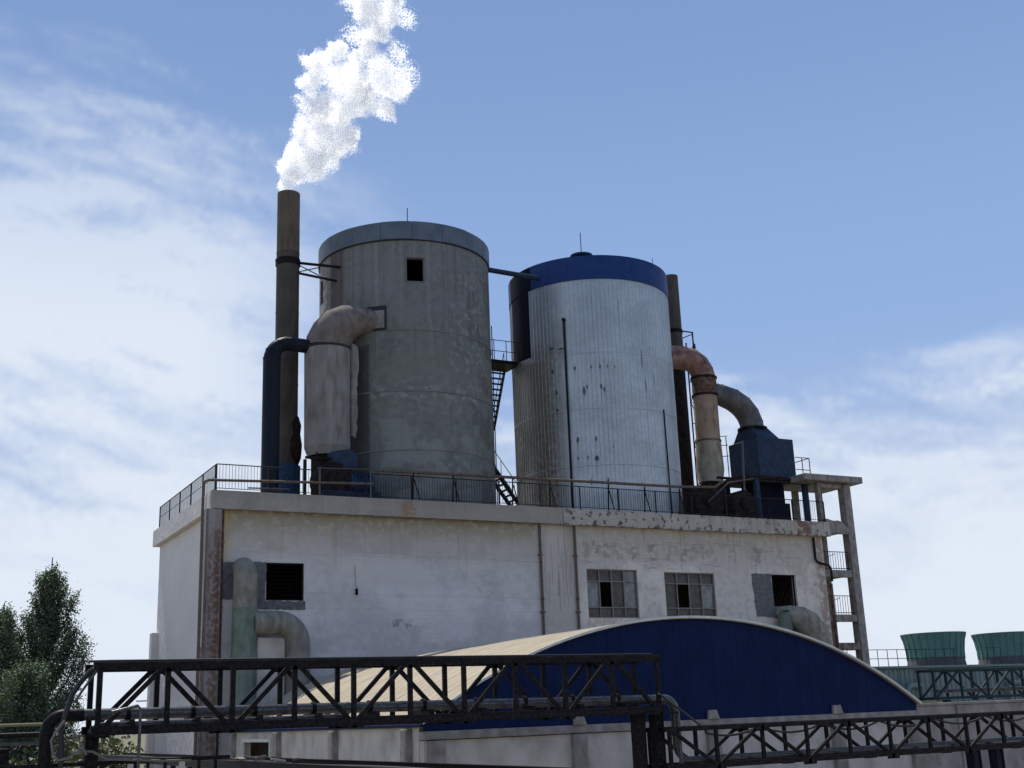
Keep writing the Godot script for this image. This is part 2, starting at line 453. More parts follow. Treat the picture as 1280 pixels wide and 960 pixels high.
	mat("pipe_wrap", 35, 0.03, [[0.2, Color(0.045, 0.045, 0.05)], [0.8, Color(0.10, 0.10, 0.105)]], Vector3.ONE * 0.7, 0.28, 0.35, 0.3)
	mat("brown_pipe", 36, 0.025, [[0.15, Color(0.06, 0.035, 0.026)], [0.5, Color(0.12, 0.08, 0.062)], [0.85, Color(0.19, 0.14, 0.115)]], Vector3.ONE * 0.8, 0.75, 0.1, 0.5)
	mat("roof_cream", 37, 0.014, [[0.15, Color(0.25, 0.20, 0.13)], [0.5, Color(0.315, 0.265, 0.185)], [0.85, Color(0.36, 0.315, 0.235)]], Vector3(6.0, 6.0, 2.0), 0.65, 0.0, 0.2)
	mat("trim_white", 38, 0.02, [[0.2, Color(0.55, 0.54, 0.48)], [0.8, Color(0.68, 0.67, 0.60)]], Vector3.ONE * 2.0, 0.7)
	mat("teal_panel", 39, 0.016, [[0.2, Color(0.055, 0.135, 0.130)], [0.8, Color(0.085, 0.185, 0.170)]], Vector3(2.0, 5.0, 2.0), 0.6, 0.0, 0.2)
	mat("teal_casing", 40, 0.016, [[0.2, Color(0.12, 0.17, 0.165)], [0.8, Color(0.165, 0.22, 0.215)]], Vector3(2.0, 5.0, 2.0), 0.7, 0.0, 0.2)
	mat("stack_skirt", 41, 0.016, [[0.2, Color(0.05, 0.055, 0.06)], [0.8, Color(0.085, 0.08, 0.085)]], Vector3(2.0, 3.0, 2.0), 0.8)
	mat("fascia_metal", 42, 0.012, [[0.2, Color(0.085, 0.110, 0.140)], [0.8, Color(0.125, 0.150, 0.182)]], Vector3(3.0, 4.0, 3.0), 0.55, 0.3, 0.15)
	mat("wall_grey", 43, 0.016, [[0.15, Color(0.187, 0.161, 0.147)], [0.5, Color(0.242, 0.213, 0.196)], [0.85, Color(0.297, 0.260, 0.245)]], Vector3(3.5, 5.0, 3.5), 0.92, 0.0, 0.5)
	mat("bark", 44, 0.03, [[0.2, Color(0.06, 0.05, 0.04)], [0.8, Color(0.16, 0.14, 0.115)]], Vector3(0.5, 1.5, 0.5), 0.95, 0.0, 1.0)
	mat("glass_dusty", 45, 0.008, [[0.2, Color(0.045, 0.037, 0.031)], [0.8, Color(0.095, 0.082, 0.073)]], Vector3(0.8, 1.4, 0.8), 0.45)
	mat("glass_pale", 46, 0.008, [[0.2, Color(0.14, 0.145, 0.135)], [0.8, Color(0.26, 0.265, 0.25)]], Vector3(0.8, 1.4, 0.8), 0.4)
	mat("window_frame", 47, 0.03, [[0.2, Color(0.14, 0.11, 0.09)], [0.8, Color(0.30, 0.27, 0.24)]], Vector3.ONE * 0.6, 0.75)
	for q in ["navy", "navy_band", "navy_panel", "steel_dark", "steel_teal", "blue_machine", "blue_pipe", "blue_base", "rust_dark", "steel_rail"]:
		(M[q] as StandardMaterial3D).metallic_specular = 0.22 if q != "steel_dark" else 0.16
	flat("dark", Color(0.005, 0.005, 0.006), 0.95)
	M.dark.metallic_specular = 0.05
	flat("joint", Color(0.03, 0.027, 0.025), 0.95)
	flat("cable", Color(0.018, 0.018, 0.02), 0.6)
	flat("hose", Color(0.15, 0.14, 0.12), 0.7)
	flat("yellow", Color(0.22, 0.19, 0.085), 0.75)
	flat("white_pipe", Color(0.48, 0.46, 0.42), 0.7)
	# the front: white lime wash gone grey and brown under the roof edge
	var k := 1536.0 / 30.9
	var p := Paint.new(1536, 690, noise(101, 0.006, 5), noise(102, 0.045, 5), Color(0.531, 0.489, 0.472), Color(0.664, 0.617, 0.588), 0.45)
	var X := func(x: float) -> float: return (x - 0.2) * k
	var Y := func(y: float) -> float: return (13.8 - y) * k
	p.stain(X.call(0.2), Y.call(13.9), X.call(14.5), Y.call(11.7), Color(0.403, 0.336, 0.239), 0.9, 14, 0.0, 1)
	p.stain(X.call(0.2), Y.call(13.9), X.call(14.5), Y.call(12.8), Color(0.244, 0.205, 0.122), 0.8, 10, 0.30, 1)
	p.stain(X.call(0.4), Y.call(13.9), X.call(14.5), Y.call(11.9), Color(0.354, 0.318, 0.247), 0.55, 20, 0.45, 1, false)
	p.stain(X.call(0.2), Y.call(13.9), X.call(0.85), Y.call(10.6), Color(0.531, 0.407, 0.145), 0.75, 16, 0.2, 1)
	p.stain(X.call(14.5), Y.call(13.9), X.call(16.5), Y.call(8.0), Color(0.487, 0.427, 0.356), 0.7, 10)
	p.stain(X.call(16.4), Y.call(13.9), X.call(31.2), Y.call(8.0), Color(0.637, 0.570, 0.487), 0.6, 14)
	p.stain(X.call(16.4), Y.call(13.9), X.call(31.2), Y.call(11.9), Color(0.371, 0.334, 0.276), 0.55, 14, 0.30, 1)
	p.stain(X.call(16.4), Y.call(13.9), X.call(31.2), Y.call(11.6), Color(0.425, 0.367, 0.283), 0.6, 14, 0.0, 1)
	p.stain(X.call(17.0), Y.call(13.4), X.call(30.0), Y.call(12.2), Color(0.300, 0.277, 0.232), 0.45, 30, 0.50, 0, false)
	p.stain(X.call(29.0), Y.call(13.0), X.call(31.2), Y.call(8.0), Color(0.478, 0.416, 0.341), 0.5, 20, 0.32)
	p.stain(X.call(4.0), Y.call(9.6), X.call(14.4), Y.call(8.2), Color(0.442, 0.407, 0.400), 0.5, 20, 0.40)
	p.stain(X.call(7.5), Y.call(9.55), X.call(8.4), Y.call(9.15), Color(0.195, 0.182, 0.185), 0.6, 8, 0.46)
	p.stain(X.call(10.5), Y.call(11.7), X.call(13.0), Y.call(10.3), Color(0.416, 0.383, 0.377), 0.5, 24, 0.40)
	p.stain(X.call(0.3), Y.call(13.2), X.call(14.5), Y.call(10.8), Color(0.407, 0.367, 0.319), 0.6, 40, 0.52, 0, false)
	p.stain(X.call(2.0), Y.call(12.2), X.call(14.5), Y.call(8.2), Color(0.743, 0.685, 0.654), 0.5, 40, 0.5, 0, false)
	p.stain(X.call(16.5), Y.call(12.4), X.call(30.6), Y.call(8.4), Color(0.442, 0.399, 0.341), 0.5, 30, 0.48)
	p.stain(X.call(16.5), Y.call(12.4), X.call(30.6), Y.call(8.4), Color(0.778, 0.701, 0.596), 0.6, 30, 0.5, 0, false)
	for s in 80:
		var x := rng.randf_range(0.6, 30.6)
		var ln := rng.randf_range(0.5, 2.6)
		var wd := rng.randf_range(0.03, 0.16)
		p.stain(X.call(x), Y.call(13.8), X.call(x + wd), Y.call(13.8 - ln), Color(0.354, 0.277, 0.189), rng.randf_range(0.25, 0.7), 3, 0.0, 1)
	for s in 16:
		var x := rng.randf_range(14.8, 16.3)
		p.crack(X.call(x), Y.call(rng.randf_range(11.0, 13.6)), 0.0, 1.0, int(rng.randf_range(30, 170)), Color(0.09, 0.085, 0.08), 0.7, 0.35, rng)
	for s in 22:
		p.crack(X.call(rng.randf_range(16.6, 31.0)), Y.call(rng.randf_range(9.5, 13.2)), rng.randf_range(-0.3, 0.3), 1.0, int(rng.randf_range(15, 80)), Color(0.195, 0.163, 0.138), 0.6, 0.6, rng)
	for yy in [12.95, 12.15, 10.6, 10.0]:
		p.crack(X.call(0.6), Y.call(yy), 1.0, 0.01, 690, Color(0.318, 0.285, 0.254), 0.45, 0.12, rng)
	p.crack(X.call(8.0), Y.call(12.2), 1.0, 0.02, 330, Color(0.300, 0.277, 0.247), 0.7, 0.3, rng)
	for s in 26:
		var x := rng.randf_range(16.7, 29.0)
		p.crack(X.call(x), Y.call(rng.randf_range(11.9, 13.3)), 1.0, rng.randf_range(-0.05, 0.15), int(rng.randf_range(12, 70)), Color(0.11, 0.10, 0.09), 0.75, 0.7, rng)
		p.stain(X.call(x), Y.call(13.1), X.call(x + rng.randf_range(0.2, 0.8)), Y.call(12.3), Color(0.17, 0.165, 0.15), 0.26, 8, 0.42)
	# brick-course ghosting through the wash
	for c in 40:
		p.crack(X.call(0.4), Y.call(13.6 - c * 0.15), 1.0, 0.0, 700, Color(0.425, 0.391, 0.364), 0.22, 0.1, rng)
	for wx in [[16.98, 19.70], [21.21, 24.10], [27.59, 29.11]]:
		p.stain(X.call(wx[0] - 0.1), Y.call(9.66), X.call(wx[1] + 0.1), Y.call(8.3), Color(0.478, 0.391, 0.290), 0.6, 8, 0.3, 1)
	p.stain(X.call(30.15), Y.call(11.5), X.call(30.5), Y.call(11.15), Color(0.42, 0.10, 0.09), 0.6, 1.0, 0.35, 3)
	p.stain(X.call(30.55), Y.call(13.8), X.call(31.1), Y.call(8.0), Color(0.300, 0.179, 0.117), 0.6, 12, 0.35)
	painted("front_plaster", p, 0.92)
	M.front_plaster.normal_enabled = true; M.front_plaster.normal_texture = bump_tex(71, 0.02, 5.0); M.front_plaster.normal_scale = 0.35
	# grey tank: cement render, patched
	p = Paint.new(1536, 800, noise(111, 0.007, 5), noise(112, 0.035, 5), Color(0.128, 0.133, 0.124), Color(0.212, 0.216, 0.203), 0.5)
	var A := func(a: float) -> float: return (a + 180.0) / 360.0 * 1536.0
	var V := func(y: float) -> float: return (27.0 - y) / 13.0 * 800.0
	p.stain(A.call(-120), V.call(27.0), A.call(90), V.call(22.6), Color(0.155, 0.15, 0.165), 0.45, 20, 0.4, 0, false)
	p.stain(A.call(-120), V.call(22.6), A.call(90), V.call(14.4), Color(0.150, 0.156, 0.132), 0.55, 6, 0.35, 0, false)
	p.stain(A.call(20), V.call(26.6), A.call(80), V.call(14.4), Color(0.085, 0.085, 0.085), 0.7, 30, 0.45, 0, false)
	p.stain(A.call(5), V.call(24.2), A.call(44), V.call(20.5), Color(0.27, 0.255, 0.24), 0.6, 30, 0.56)
	p.stain(A.call(-6), V.call(25.9), A.call(40), V.call(25.0), Color(0.24, 0.235, 0.23), 0.5, 22, 0.55)
	p.stain(A.call(-50), V.call(19.9), A.call(30), V.call(19.4), Color(0.29, 0.29, 0.275), 0.6, 6, 0.54)
	p.stain(A.call(-40), V.call(17.6), A.call(20), V.call(15.0), Color(0.24, 0.245, 0.235), 0.5, 22, 0.55)
	p.stain(A.call(-80), V.call(27.2), A.call(-66), V.call(23.9), Color(0.085, 0.068, 0.064), 0.8, 7)
	p.stain(A.call(-100), V.call(27.2), A.call(-81), V.call(23.5), Color(0.33, 0.31, 0.29), 0.7, 6, 0.25)
	p.stain(A.call(-62), V.call(22.0), A.call(-46), V.call(14.2), Color(0.055, 0.05, 0.048), 0.85, 10)
	p.stain(A.call(-48), V.call(17.2), A.call(-20), V.call(14.2), Color(0.08, 0.08, 0.078), 0.6, 22, 0.3, 2)
	p.stain(A.call(-62), V.call(26.6), A.call(-24), V.call(24.2), Color(0.20, 0.20, 0.20), 0.5, 40, 0.42, 0, false)
	p.stain(A.call(-46), V.call(20.4), A.call(36), V.call(18.6), Color(0.235, 0.24, 0.23), 0.32, 26, 0.46)
	p.stain(A.call(-40), V.call(18.4), A.call(30), V.call(14.6), Color(0.24, 0.245, 0.235), 0.6, 40, 0.5, 0, false)
	p.stain(A.call(10), V.call(26.4), A.call(52), V.call(23.0), Color(0.225, 0.215, 0.21), 0.5, 40, 0.5)
	for yy in [25.9, 24.6, 22.55, 21.2, 19.7, 18.2, 16.8]:
		p.crack(A.call(-140), V.call(yy), 1.0, 0.0, 1000, Color(0.07, 0.07, 0.068), 0.7 if yy == 22.55 else 0.4, 0.18, rng)
	for s in 60:
		var a := rng.randf_range(-110, 80)
		p.stain(A.call(a), V.call(26.9), A.call(a + rng.randf_range(0.5, 3.0)), V.call(26.9 - rng.randf_range(1.5, 9.0)), Color(0.085, 0.085, 0.08) if s % 2 else Color(0.27, 0.265, 0.25), rng.randf_range(0.15, 0.45), 5, 0.0, 1)
	for s in 70:
		var a := rng.randf_range(-110, 80)
		var y := rng.randf_range(16.0, 27.0)
		p.stain(A.call(a), V.call(y), A.call(a + rng.randf_range(0.4, 2.2)), V.call(y - rng.randf_range(0.8, 5.0)), Color(0.07, 0.07, 0.065) if s % 3 else Color(0.25, 0.25, 0.24), rng.randf_range(0.2, 0.5), 4, 0.0, 1)
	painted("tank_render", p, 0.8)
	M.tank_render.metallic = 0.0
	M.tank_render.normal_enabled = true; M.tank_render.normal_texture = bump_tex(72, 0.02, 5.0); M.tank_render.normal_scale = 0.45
	# clad tank: galvanised sheet with rust at the left and peeled spots
	p = Paint.new(1536, 720, noise(121, 0.006, 5), noise(122, 0.05, 5), Color(0.34, 0.37, 0.39), Color(0.47, 0.505, 0.525), 0.4)
	var W := func(y: float) -> float: return (26.6 - y) / 12.4 * 720.0
	p.stain(A.call(-118), W.call(23.5), A.call(-52), W.call(14.2), Color(0.25, 0.215, 0.17), 0.85, 90, 0.12)
	p.stain(A.call(-110), W.call(22.8), A.call(-60), W.call(14.2), Color(0.16, 0.13, 0.10), 0.7, 60, 0.45, 2)
	p.stain(A.call(-78), W.call(18.5), A.call(-60), W.call(14.2), Color(0.28, 0.14, 0.08), 0.55, 40, 0.48, 2)
	p.stain(A.call(-72), W.call(26.7), A.call(-50), W.call(22.9), Color(0.26, 0.27, 0.265), 0.6, 60, 0.25)
	for s in 60:
		var a := rng.randf_range(-100, 50)
		var y := rng.randf_range(16.5, 26.0)
		p.stain(A.call(a), W.call(y), A.call(a + rng.randf_range(0.3, 1.0)), W.call(y - rng.randf_range(0.6, 3.5)), Color(0.12, 0.11, 0.10), rng.randf_range(0.15, 0.5), 2, 0.0, 1)
	for sp in [[-44, 21.9, 0.14, 0.3], [-38.5, 20.7, 0.16, 0.65], [-36.5, 20.9, 0.1, 0.3], [-27, 20.9, 0.14, 0.3], [-25, 20.75, 0.12, 0.35], [-44.6, 18.3, 0.18, 0.35], [-32.4, 18.3, 0.15, 0.3], [-45, 17.4, 0.1, 0.22],
			[-38.5, 17.4, 0.1, 0.25], [-32.6, 17.35, 0.24, 0.32], [-60.5, 21.9, 0.2, 0.28], [-58, 20.8, 0.12, 0.3], [-58, 19.9, 0.15, 0.22], [-33, 21.9, 0.08, 0.2], [-27, 21.9, 0.1, 0.3], [-22, 21.9, 0.07, 0.2], [-17, 21.9, 0.06, 0.16],
			[-37, 16.2, 0.1, 0.4], [-26, 16.2, 0.12, 0.45], [-60, 23.1, 0.3, 0.14], [-53, 23.0, 0.5, 0.12], [-21, 17.9, 0.06, 0.2], [4, 22.4, 0.08, 1.2], [6, 21.0, 0.08, 0.9], [14, 21.5, 0.06, 1.0]]:
		var da: float = rad_to_deg(sp[2] / 4.2)
		p.stain(A.call(sp[0] - da * 0.5), W.call(sp[1] + sp[3] * 0.5), A.call(sp[0] + da * 0.5), W.call(sp[1] - sp[3] * 0.5), Color(0.035, 0.03, 0.032), 0.9, 0.35, 0.0, 3)
		p.stain(A.call(sp[0] - da * 0.3), W.call(sp[1]), A.call(sp[0] + da * 0.3), W.call(sp[1] - 1.0), Color(0.12, 0.10, 0.09), 0.4, 2, 0.0, 1)
	painted("tank_sheet", p, 0.42, 0.45)

# ------------------------------------------------------------------ the setting
func setting() -> void:
	var b := B.new()
	b.quad(Vector3(-2000, 0, -2000), Vector3(2000, 0, -2000), Vector3(2000, 0, 2000), Vector3(-2000, 0, 2000), Vector3.UP)
	part(self, "ground", b, M.ground).set_meta("kind", "structure")
	b = B.new()
	b.box(Vector3(22, 0.002, 14), Vector3(66, 0.012, 64))
	part(self, "concrete_yard", b, M.concrete).set_meta("kind", "structure")

func fascia_strip(b: B, x0: float, x1: float, rough: float) -> void:
	# front roof edge with broken, crumbling lower and upper edges
	var m := int((x1 - x0) / 0.12)
	var lo := []; var hi := []
	var f := noise(55, 0.9, 4)
	for i in m + 1:
		var x := lerpf(x0, x1, float(i) / m)
		lo.append(13.77 + f.get_noise_2d(x * 3.0, 3.0) * rough)
		hi.append(14.5 - absf(f.get_noise_2d(x * 4.0, 9.0)) * rough * 0.5)
	for i in m:
		var xa := lerpf(x0, x1, float(i) / m); var xb := lerpf(x0, x1, float(i + 1) / m)
		var za := f.get_noise_2d(xa * 5.0, 20.0) * rough * 0.25; var zb := f.get_noise_2d(xb * 5.0, 20.0) * rough * 0.25
		var ua := (xa - x0) / (x1 - x0); var ub := (xb - x0) / (x1 - x0)
		b.quad(Vector3(xa, lo[i], za), Vector3(xb, lo[i + 1], zb), Vector3(xb, hi[i + 1], zb), Vector3(xa, hi[i], za), Vector3.BACK, Vector2(ua, 1), Vector2(ub, 1), Vector2(ub, 0), Vector2(ua, 0))
		b.quad(Vector3(xa, lo[i], za), Vector3(xb, lo[i + 1], zb), Vector3(xb, 13.79, -0.29), Vector3(xa, 13.79, -0.29), Vector3.DOWN, Vector2(ua, 1), Vector2(ub, 1), Vector2(ub, 0.95), Vector2(ua, 0.95))
		b.quad(Vector3(xa, hi[i], za), Vector3(xb, hi[i + 1], zb), Vector3(xb, 14.49, -0.3), Vector3(xa, 14.49, -0.3), Vector3.UP, Vector2(ua, 0), Vector2(ub, 0), Vector2(ub, 0.05), Vector2(ua, 0.05))
	b.quad(Vector3(x0, 13.77, 0), Vector3(x0, 14.5, 0), Vector3(x0, 14.5, -0.3), Vector3(x0, 13.77, -0.3), Vector3.LEFT)
	b.quad(Vector3(x1, 13.77, 0), Vector3(x1, 14.5, 0), Vector3(x1, 14.5, -0.3), Vector3(x1, 13.77, -0.3), Vector3.RIGHT)

func jag(pts: Array, step: float, amp: float) -> PackedVector2Array:
	var out := PackedVector2Array()
	for i in pts.size():
		var a: Vector2 = pts[i]; var b: Vector2 = pts[(i + 1) % pts.size()]
		var m := maxi(1, int(a.distance_to(b) / step))
		for k in m:
			var q := a.lerp(b, float(k) / m)
			if k > 0: q += Vector2(rng.randf_range(-amp, amp), rng.randf_range(-amp, amp))
			out.append(q)
	return out

func pilaster_paint() -> StandardMaterial3D:
	var p := Paint.new(48, 1024, noise(141, 0.01, 4), noise(142, 0.05, 5), Color(0.21, 0.18, 0.165), Color(0.30, 0.27, 0.255), 0.4)
	p.stain(26, 0, 50, 1024, Color(0.13, 0.075, 0.05), 0.7, 10, 0.25)
	p.stain(8, 120, 44, 700, Color(0.12, 0.065, 0.042), 0.7, 14, 0.42)
	for i in 26:
		var x := rng.randf_range(0, 44)
		var y := rng.randf_range(0, 700)
		p.stain(x, y, x + rng.randf_range(1.5, 7), y + rng.randf_range(60, 420), Color(0.10, 0.05, 0.032), rng.randf_range(0.25, 0.7), 3, 0.0, 1)
	p.stain(0, 0, 48, 60, Color(0.30, 0.28, 0.26), 0.6, 12, 0.2)
	return painted("pilaster_paint", p, 0.9)

func building() -> void:
	var t := thing("factory_building", "long weathered white factory building carrying the two big tanks on its roof", "building")
	var holes := []
	for q in [[2.23, 10.28, 3.78, 11.76], [16.98, 9.65, 19.70, 11.84], [21.21, 9.66, 24.10, 11.78], [27.59, 10.22, 29.11, 11.80]]:
		holes.append([q[0] - 0.2, q[1], q[2] - 0.2, q[3]])
	var b := B.new()
	b.wall(Vector3(0.2, 0, -0.3), Vector3.RIGHT, Vector3.UP, 30.9, 13.8, holes, 0.3)
	part(t, "front_wall", b, M.front_plaster)
	b = B.new(); b.wall(Vector3(0.2, 0, -10.5), Vector3.BACK, Vector3.UP, 9.9, 13.8, [], 0.3)
	part(t, "side_wall", b, M.side_plaster)
	b = B.new(); b.wall(Vector3(31.1, 0, -0.6), Vector3.FORWARD, Vector3.UP, 9.9, 13.8, [], 0.3)
	part(t, "side_wall", b, M.wall_white)
	b = B.new(); b.wall(Vector3(31.1, 0, -10.5), Vector3.LEFT, Vector3.UP, 30.9, 13.8, [], 0.3)
	part(t, "back_wall", b, M.wall_white)
	b = B.new(); b.box(Vector3(15.66, 14.14, -5.58), Vector3(30.9, 0.66, 10.4))
	part(t, "roof_deck", b, M.concrete)
	# roof edge: left half smooth render, right half peeling
	var p := Paint.new(1024, 48, noise(131, 0.01, 5), noise(132, 0.06, 5), Color(0.287, 0.254, 0.220), Color(0.368, 0.329, 0.290), 0.4)
	p.stain(0, 0, 1024, 26, Color(0.241, 0.211, 0.175), 0.5, 6, 0.4, 1)
	p.stain(515, 0, 560, 48, Color(0.299, 0.162, 0.080), 0.7, 12, 0.3)
	p.stain(585, 0, 1024, 48, Color(0.345, 0.292, 0.230), 0.5, 10, 0.35)
	for s in 40:
		var x := rng.randf_range(0, 1024)
		p.stain(x, 0, x + rng.randf_range(1, 5), 48, Color(0.218, 0.173, 0.130), rng.randf_range(0.15, 0.5), 2, 0.0, 1)
	painted("fascia_smooth", p, 0.92)
	p = Paint.new(1024, 48, noise(133, 0.012, 5), noise(134, 0.035, 6), Color(0.356, 0.324, 0.275), Color(0.483, 0.443, 0.385), 0.5)
	p.stain(0, 0, 1024, 48, Color(0.115, 0.086, 0.068), 0.95, 2, 0.64)
	p.stain(0, 0, 420, 48, Color(0.092, 0.071, 0.055), 0.95, 2, 0.58)
	p.stain(0, 0, 1024, 16, Color(0.230, 0.184, 0.140), 0.7, 4, 0.5, 1)
	p.stain(0, 28, 1024, 48, Color(0.127, 0.097, 0.075), 0.85, 8, 0.54, 2)
	p.stain(880, 0, 945, 48, Color(0.172, 0.081, 0.055), 0.85, 10, 0.2)
	for s in 70:
		var x := rng.randf_range(480, 1020)
		p.stain(x, 0, x + rng.randf_range(1, 5), 48, Color(0.196, 0.108, 0.060), rng.randf_range(0.2, 0.7), 2, 0.0, 1)
	painted("fascia_peeling", p, 0.92)
	b = B.new(); fascia_strip(b, -0.05, 15.72, 0.02)
	part(t, "fascia", b, M.fascia_smooth)
	b = B.new(); fascia_strip(b, 15.76, 31.45, 0.075)
	part(t, "fascia", b, M.fascia_peeling, "right half of the roof edge, white paint peeling off dark concrete")
	b = B.new(); b.box(Vector3(0.075, 14.135, -5.55), Vector3(0.25, 0.73, 10.44)); b.box(Vector3(15.7, 14.135, -10.85), Vector3(31.5, 0.73, 0.15))
	part(t, "fascia", b, M.side_plaster)
	b = B.new(); b.wall(Vector3(-0.28, 0, 0.04), Vector3.RIGHT, Vector3.UP, 0.62, 13.74, [], 0.5); b.wall(Vector3(-0.281, 0, -0.5), Vector3.BACK, Vector3.UP, 0.54, 13.74, [], 0.1)
	part(t, "pilaster", b, pilaster_paint(), "corner pilaster streaked with brown rust")
	b = B.new(); b.box(Vector3(0.1, 4.9, -10.35), Vector3(0.36, 9.8, 0.5), Basis(), 0.02)
	part(t, "pilaster", b, M.side_plaster)
	# raw grey plaster round the two ventilator openings
	b = B.new()
	b.plate(jag([Vector2(0.42, 10.3), Vector2(1.3, 10.3), Vector2(1.35, 9.93), Vector2(3.84, 9.93), Vector2(3.84, 10.26), Vector2(2.22, 10.26), Vector2(2.22, 11.78), Vector2(0.42, 11.72)], 0.14, 0.025), Vector3(0, 0, -0.31), Vector3.RIGHT, Vector3.UP, 0.028)
	part(t, "plaster_patch", b, M.raw_plaster)
	b = B.new()
	b.plate(jag([Vector2(26.45, 9.75), Vector2(27.8, 9.7), Vector2(28.1, 8.9), Vector2(29.3, 8.7), Vector2(29.35, 10.2), Vector2(27.57, 10.2), Vector2(27.57, 11.84), Vector2(26.35, 11.8)], 0.14, 0.03), Vector3(0, 0, -0.31), Vector3.RIGHT, Vector3.UP, 0.028)
	part(t, "plaster_patch", b, M.raw_plaster)
	# windows
	for wi in 2:
		var q: Array = [[16.98, 9.65, 19.70, 11.84], [21.21, 9.66, 24.10, 11.78]][wi]
		var x0: float = q[0]; var y0: float = q[1]; var x1: float = q[2]; var y1: float = q[3]
		b = B.new()
		for fx in [0.0, 0.245, 0.49, 0.74, 1.0]:
			var x := lerpf(x0 + 0.03, x1 - 0.03, fx)
			b.box(Vector3(x, (y0 + y1) * 0.5, -0.375), Vector3(0.05, y1 - y0 - 0.004, 0.05))
		for fy in [0.0, 0.21, 0.76, 1.0]:
			var y := lerpf(y0 + 0.03, y1 - 0.03, fy)
			b.box(Vector3((x0 + x1) * 0.5, y, -0.38), Vector3(x1 - x0 - 0.004, 0.05, 0.045))
		var fr := part(t, "window", b, M.window_frame)
		for i in 4:
			for j in 3:
				if i == 1 and j == 1: continue
				var xs := [0.0, 0.245, 0.49, 0.74, 1.0]; var ys := [0.0, 0.21, 0.76, 1.0]
				var xa := lerpf(x0 + 0.03, x1 - 0.03, xs[i]); var xb := lerpf(x0 + 0.03, x1 - 0.03, xs[i + 1])
				var ya := lerpf(y0 + 0.03, y1 - 0.03, ys[j]); var yb := lerpf(y0 + 0.03, y1 - 0.03, ys[j + 1])
				b = B.new()
				var tilt := Basis(Vector3.UP, rng.randf_range(-0.02, 0.02)) * Basis(Vector3.RIGHT, rng.randf_range(-0.02, 0.02))
				b.box(Vector3((xa + xb) * 0.5, (ya + yb) * 0.5, -0.432), Vector3(xb - xa - 0.03, yb - ya - 0.03, 0.006), tilt)
				var pale: bool = (j == 1 and (i == 0 or i == 3) and wi == 0) or (wi == 1 and j == 1 and i == 3) or (wi == 0 and j == 2 and i == 3)
				part(fr, "pane", b, M.glass_pale if pale else M.glass_dusty)
	for wi in 2:
		var q: Array = [[2.23, 10.28, 3.78, 11.76], [27.59, 10.22, 29.11, 11.80]][wi]
		b = B.new()
		var cx: float = (q[0] + q[2]) * 0.5; var cy: float = (q[1] + q[3]) * 0.5
		for s in [-1.0, 1.0]:
			b.box(Vector3(cx + s * ((q[2] - q[0]) * 0.5 - 0.03), cy, -0.45), Vector3(0.05, q[3] - q[1] - 0.004, 0.08))
			b.box(Vector3(cx, cy + s * ((q[3] - q[1]) * 0.5 - 0.03), -0.452), Vector3(q[2] - q[0] - 0.004, 0.05, 0.075))
		var fr := part(t, "vent_opening", b, M.steel_dark)
		for i in 9:
			b = B.new()
			if wi == 0:
				var y := lerpf(q[1] + 0.12, q[3] - 0.12, i / 8.0)
				b.bar(Vector3(q[0] + 0.06, y, -0.95), Vector3(q[2] - 0.06, y, -0.95), 0.13, 0.012, Vector3(0, 1, 0.7).normalized())
			else:
				var x := lerpf(q[0] + 0.1, q[2] - 0.1, i / 8.0)
				b.box(Vector3(x, cy, -0.85), Vector3(0.03, q[3] - q[1] - 0.1, 0.04))
			part(fr, "slat", b, M.dark)
	# roof railing: front run and left run
	for run in 2:
		var rt := thing("roof_railing", ["long steel roof railing along the front edge of the factory roof", "short steel roof railing along the left side edge of the factory roof"][run], "railing", Vector3.ZERO, "roof railings of the factory")
		var a := Vector3(0.12, 14.5, -0.14) if run == 0 else Vector3(0.12, 14.5, -0.3)
		var e := Vector3(31.3, 14.5, -0.14) if run == 0 else Vector3(0.12, 14.5, -10.4)
		var ln := a.distance_to(e); var dir := (e - a).normalized()
		for hgt in [1.06, 0.10]:
			b = B.new(); b.tube([a + Vector3.UP * hgt, e + Vector3.UP * hgt], 0.022 if hgt > 1.0 else 0.016, 8)
			part(rt, "rail", b, M.steel_rail)
		if run == 1:
			b = B.new(); b.tube([a + Vector3(0, 0.58, 0), e + Vector3(0, 0.58, 0)], 0.012, 6)
			part(rt, "rail", b, M.steel_rail)
		var np := int(round(ln / 2.08))
		b = B.new(); b.box(Vector3(0, 0.53, 0), Vector3(0.05, 1.06, 0.05))
		var pm := b.mesh()
		b = B.new(); b.tube([Vector3(0, 0.1, 0), Vector3(0, 1.05, 0)], 0.009, 5, false)
		var bm := b.mesh()
		for i in np + 1:
			part(rt, "post", pm, M.steel_rail).position = a.lerp(e, float(i) / np)
		var nb := mini(290, int(ln / 0.125))
		for i in nb:
			if (i * np) % nb == 0: continue
			part(rt, "baluster", bm, M.steel_rail).position = a.lerp(e, float(i) / nb) + dir * rng.randf_range(-0.006, 0.006)
	# pipes on the front
	b = B.new(); b.tube([Vector3(-0.42, 4.0, 0.02), Vector3(-0.42, 14.65, 0.02), Vector3(-0.38, 14.78, 0.03), Vector3(-0.25, 14.86, 0.05), Vector3(1.0, 14.9, 0.06), Vector3(6.6, 15.08, 0.06)], 0.055, 10)
	single("corner_pipe", b, M.brown_pipe, "thin brown pipe climbing the left corner and bending along the roof edge", "pipe")
	b = B.new(); b.tube([Vector3(-0.34, 8.5, 0.1), Vector3(-0.31, 14.3, 0.1)], 0.022, 8)
	single("white_pipe", b, M.white_pipe, "thin pale conduit beside the rusty left corner pilaster", "pipe")
	b = B.new(); b.tube([Vector3(0.42, 3.0, -0.2), Vector3(0.42, 13.75, -0.2)], 0.07, 10)
	for y in [5.0, 7.5, 10.0, 12.5]: b.box(Vector3(0.42, y, -0.22), Vector3(0.2, 0.05, 0.14))
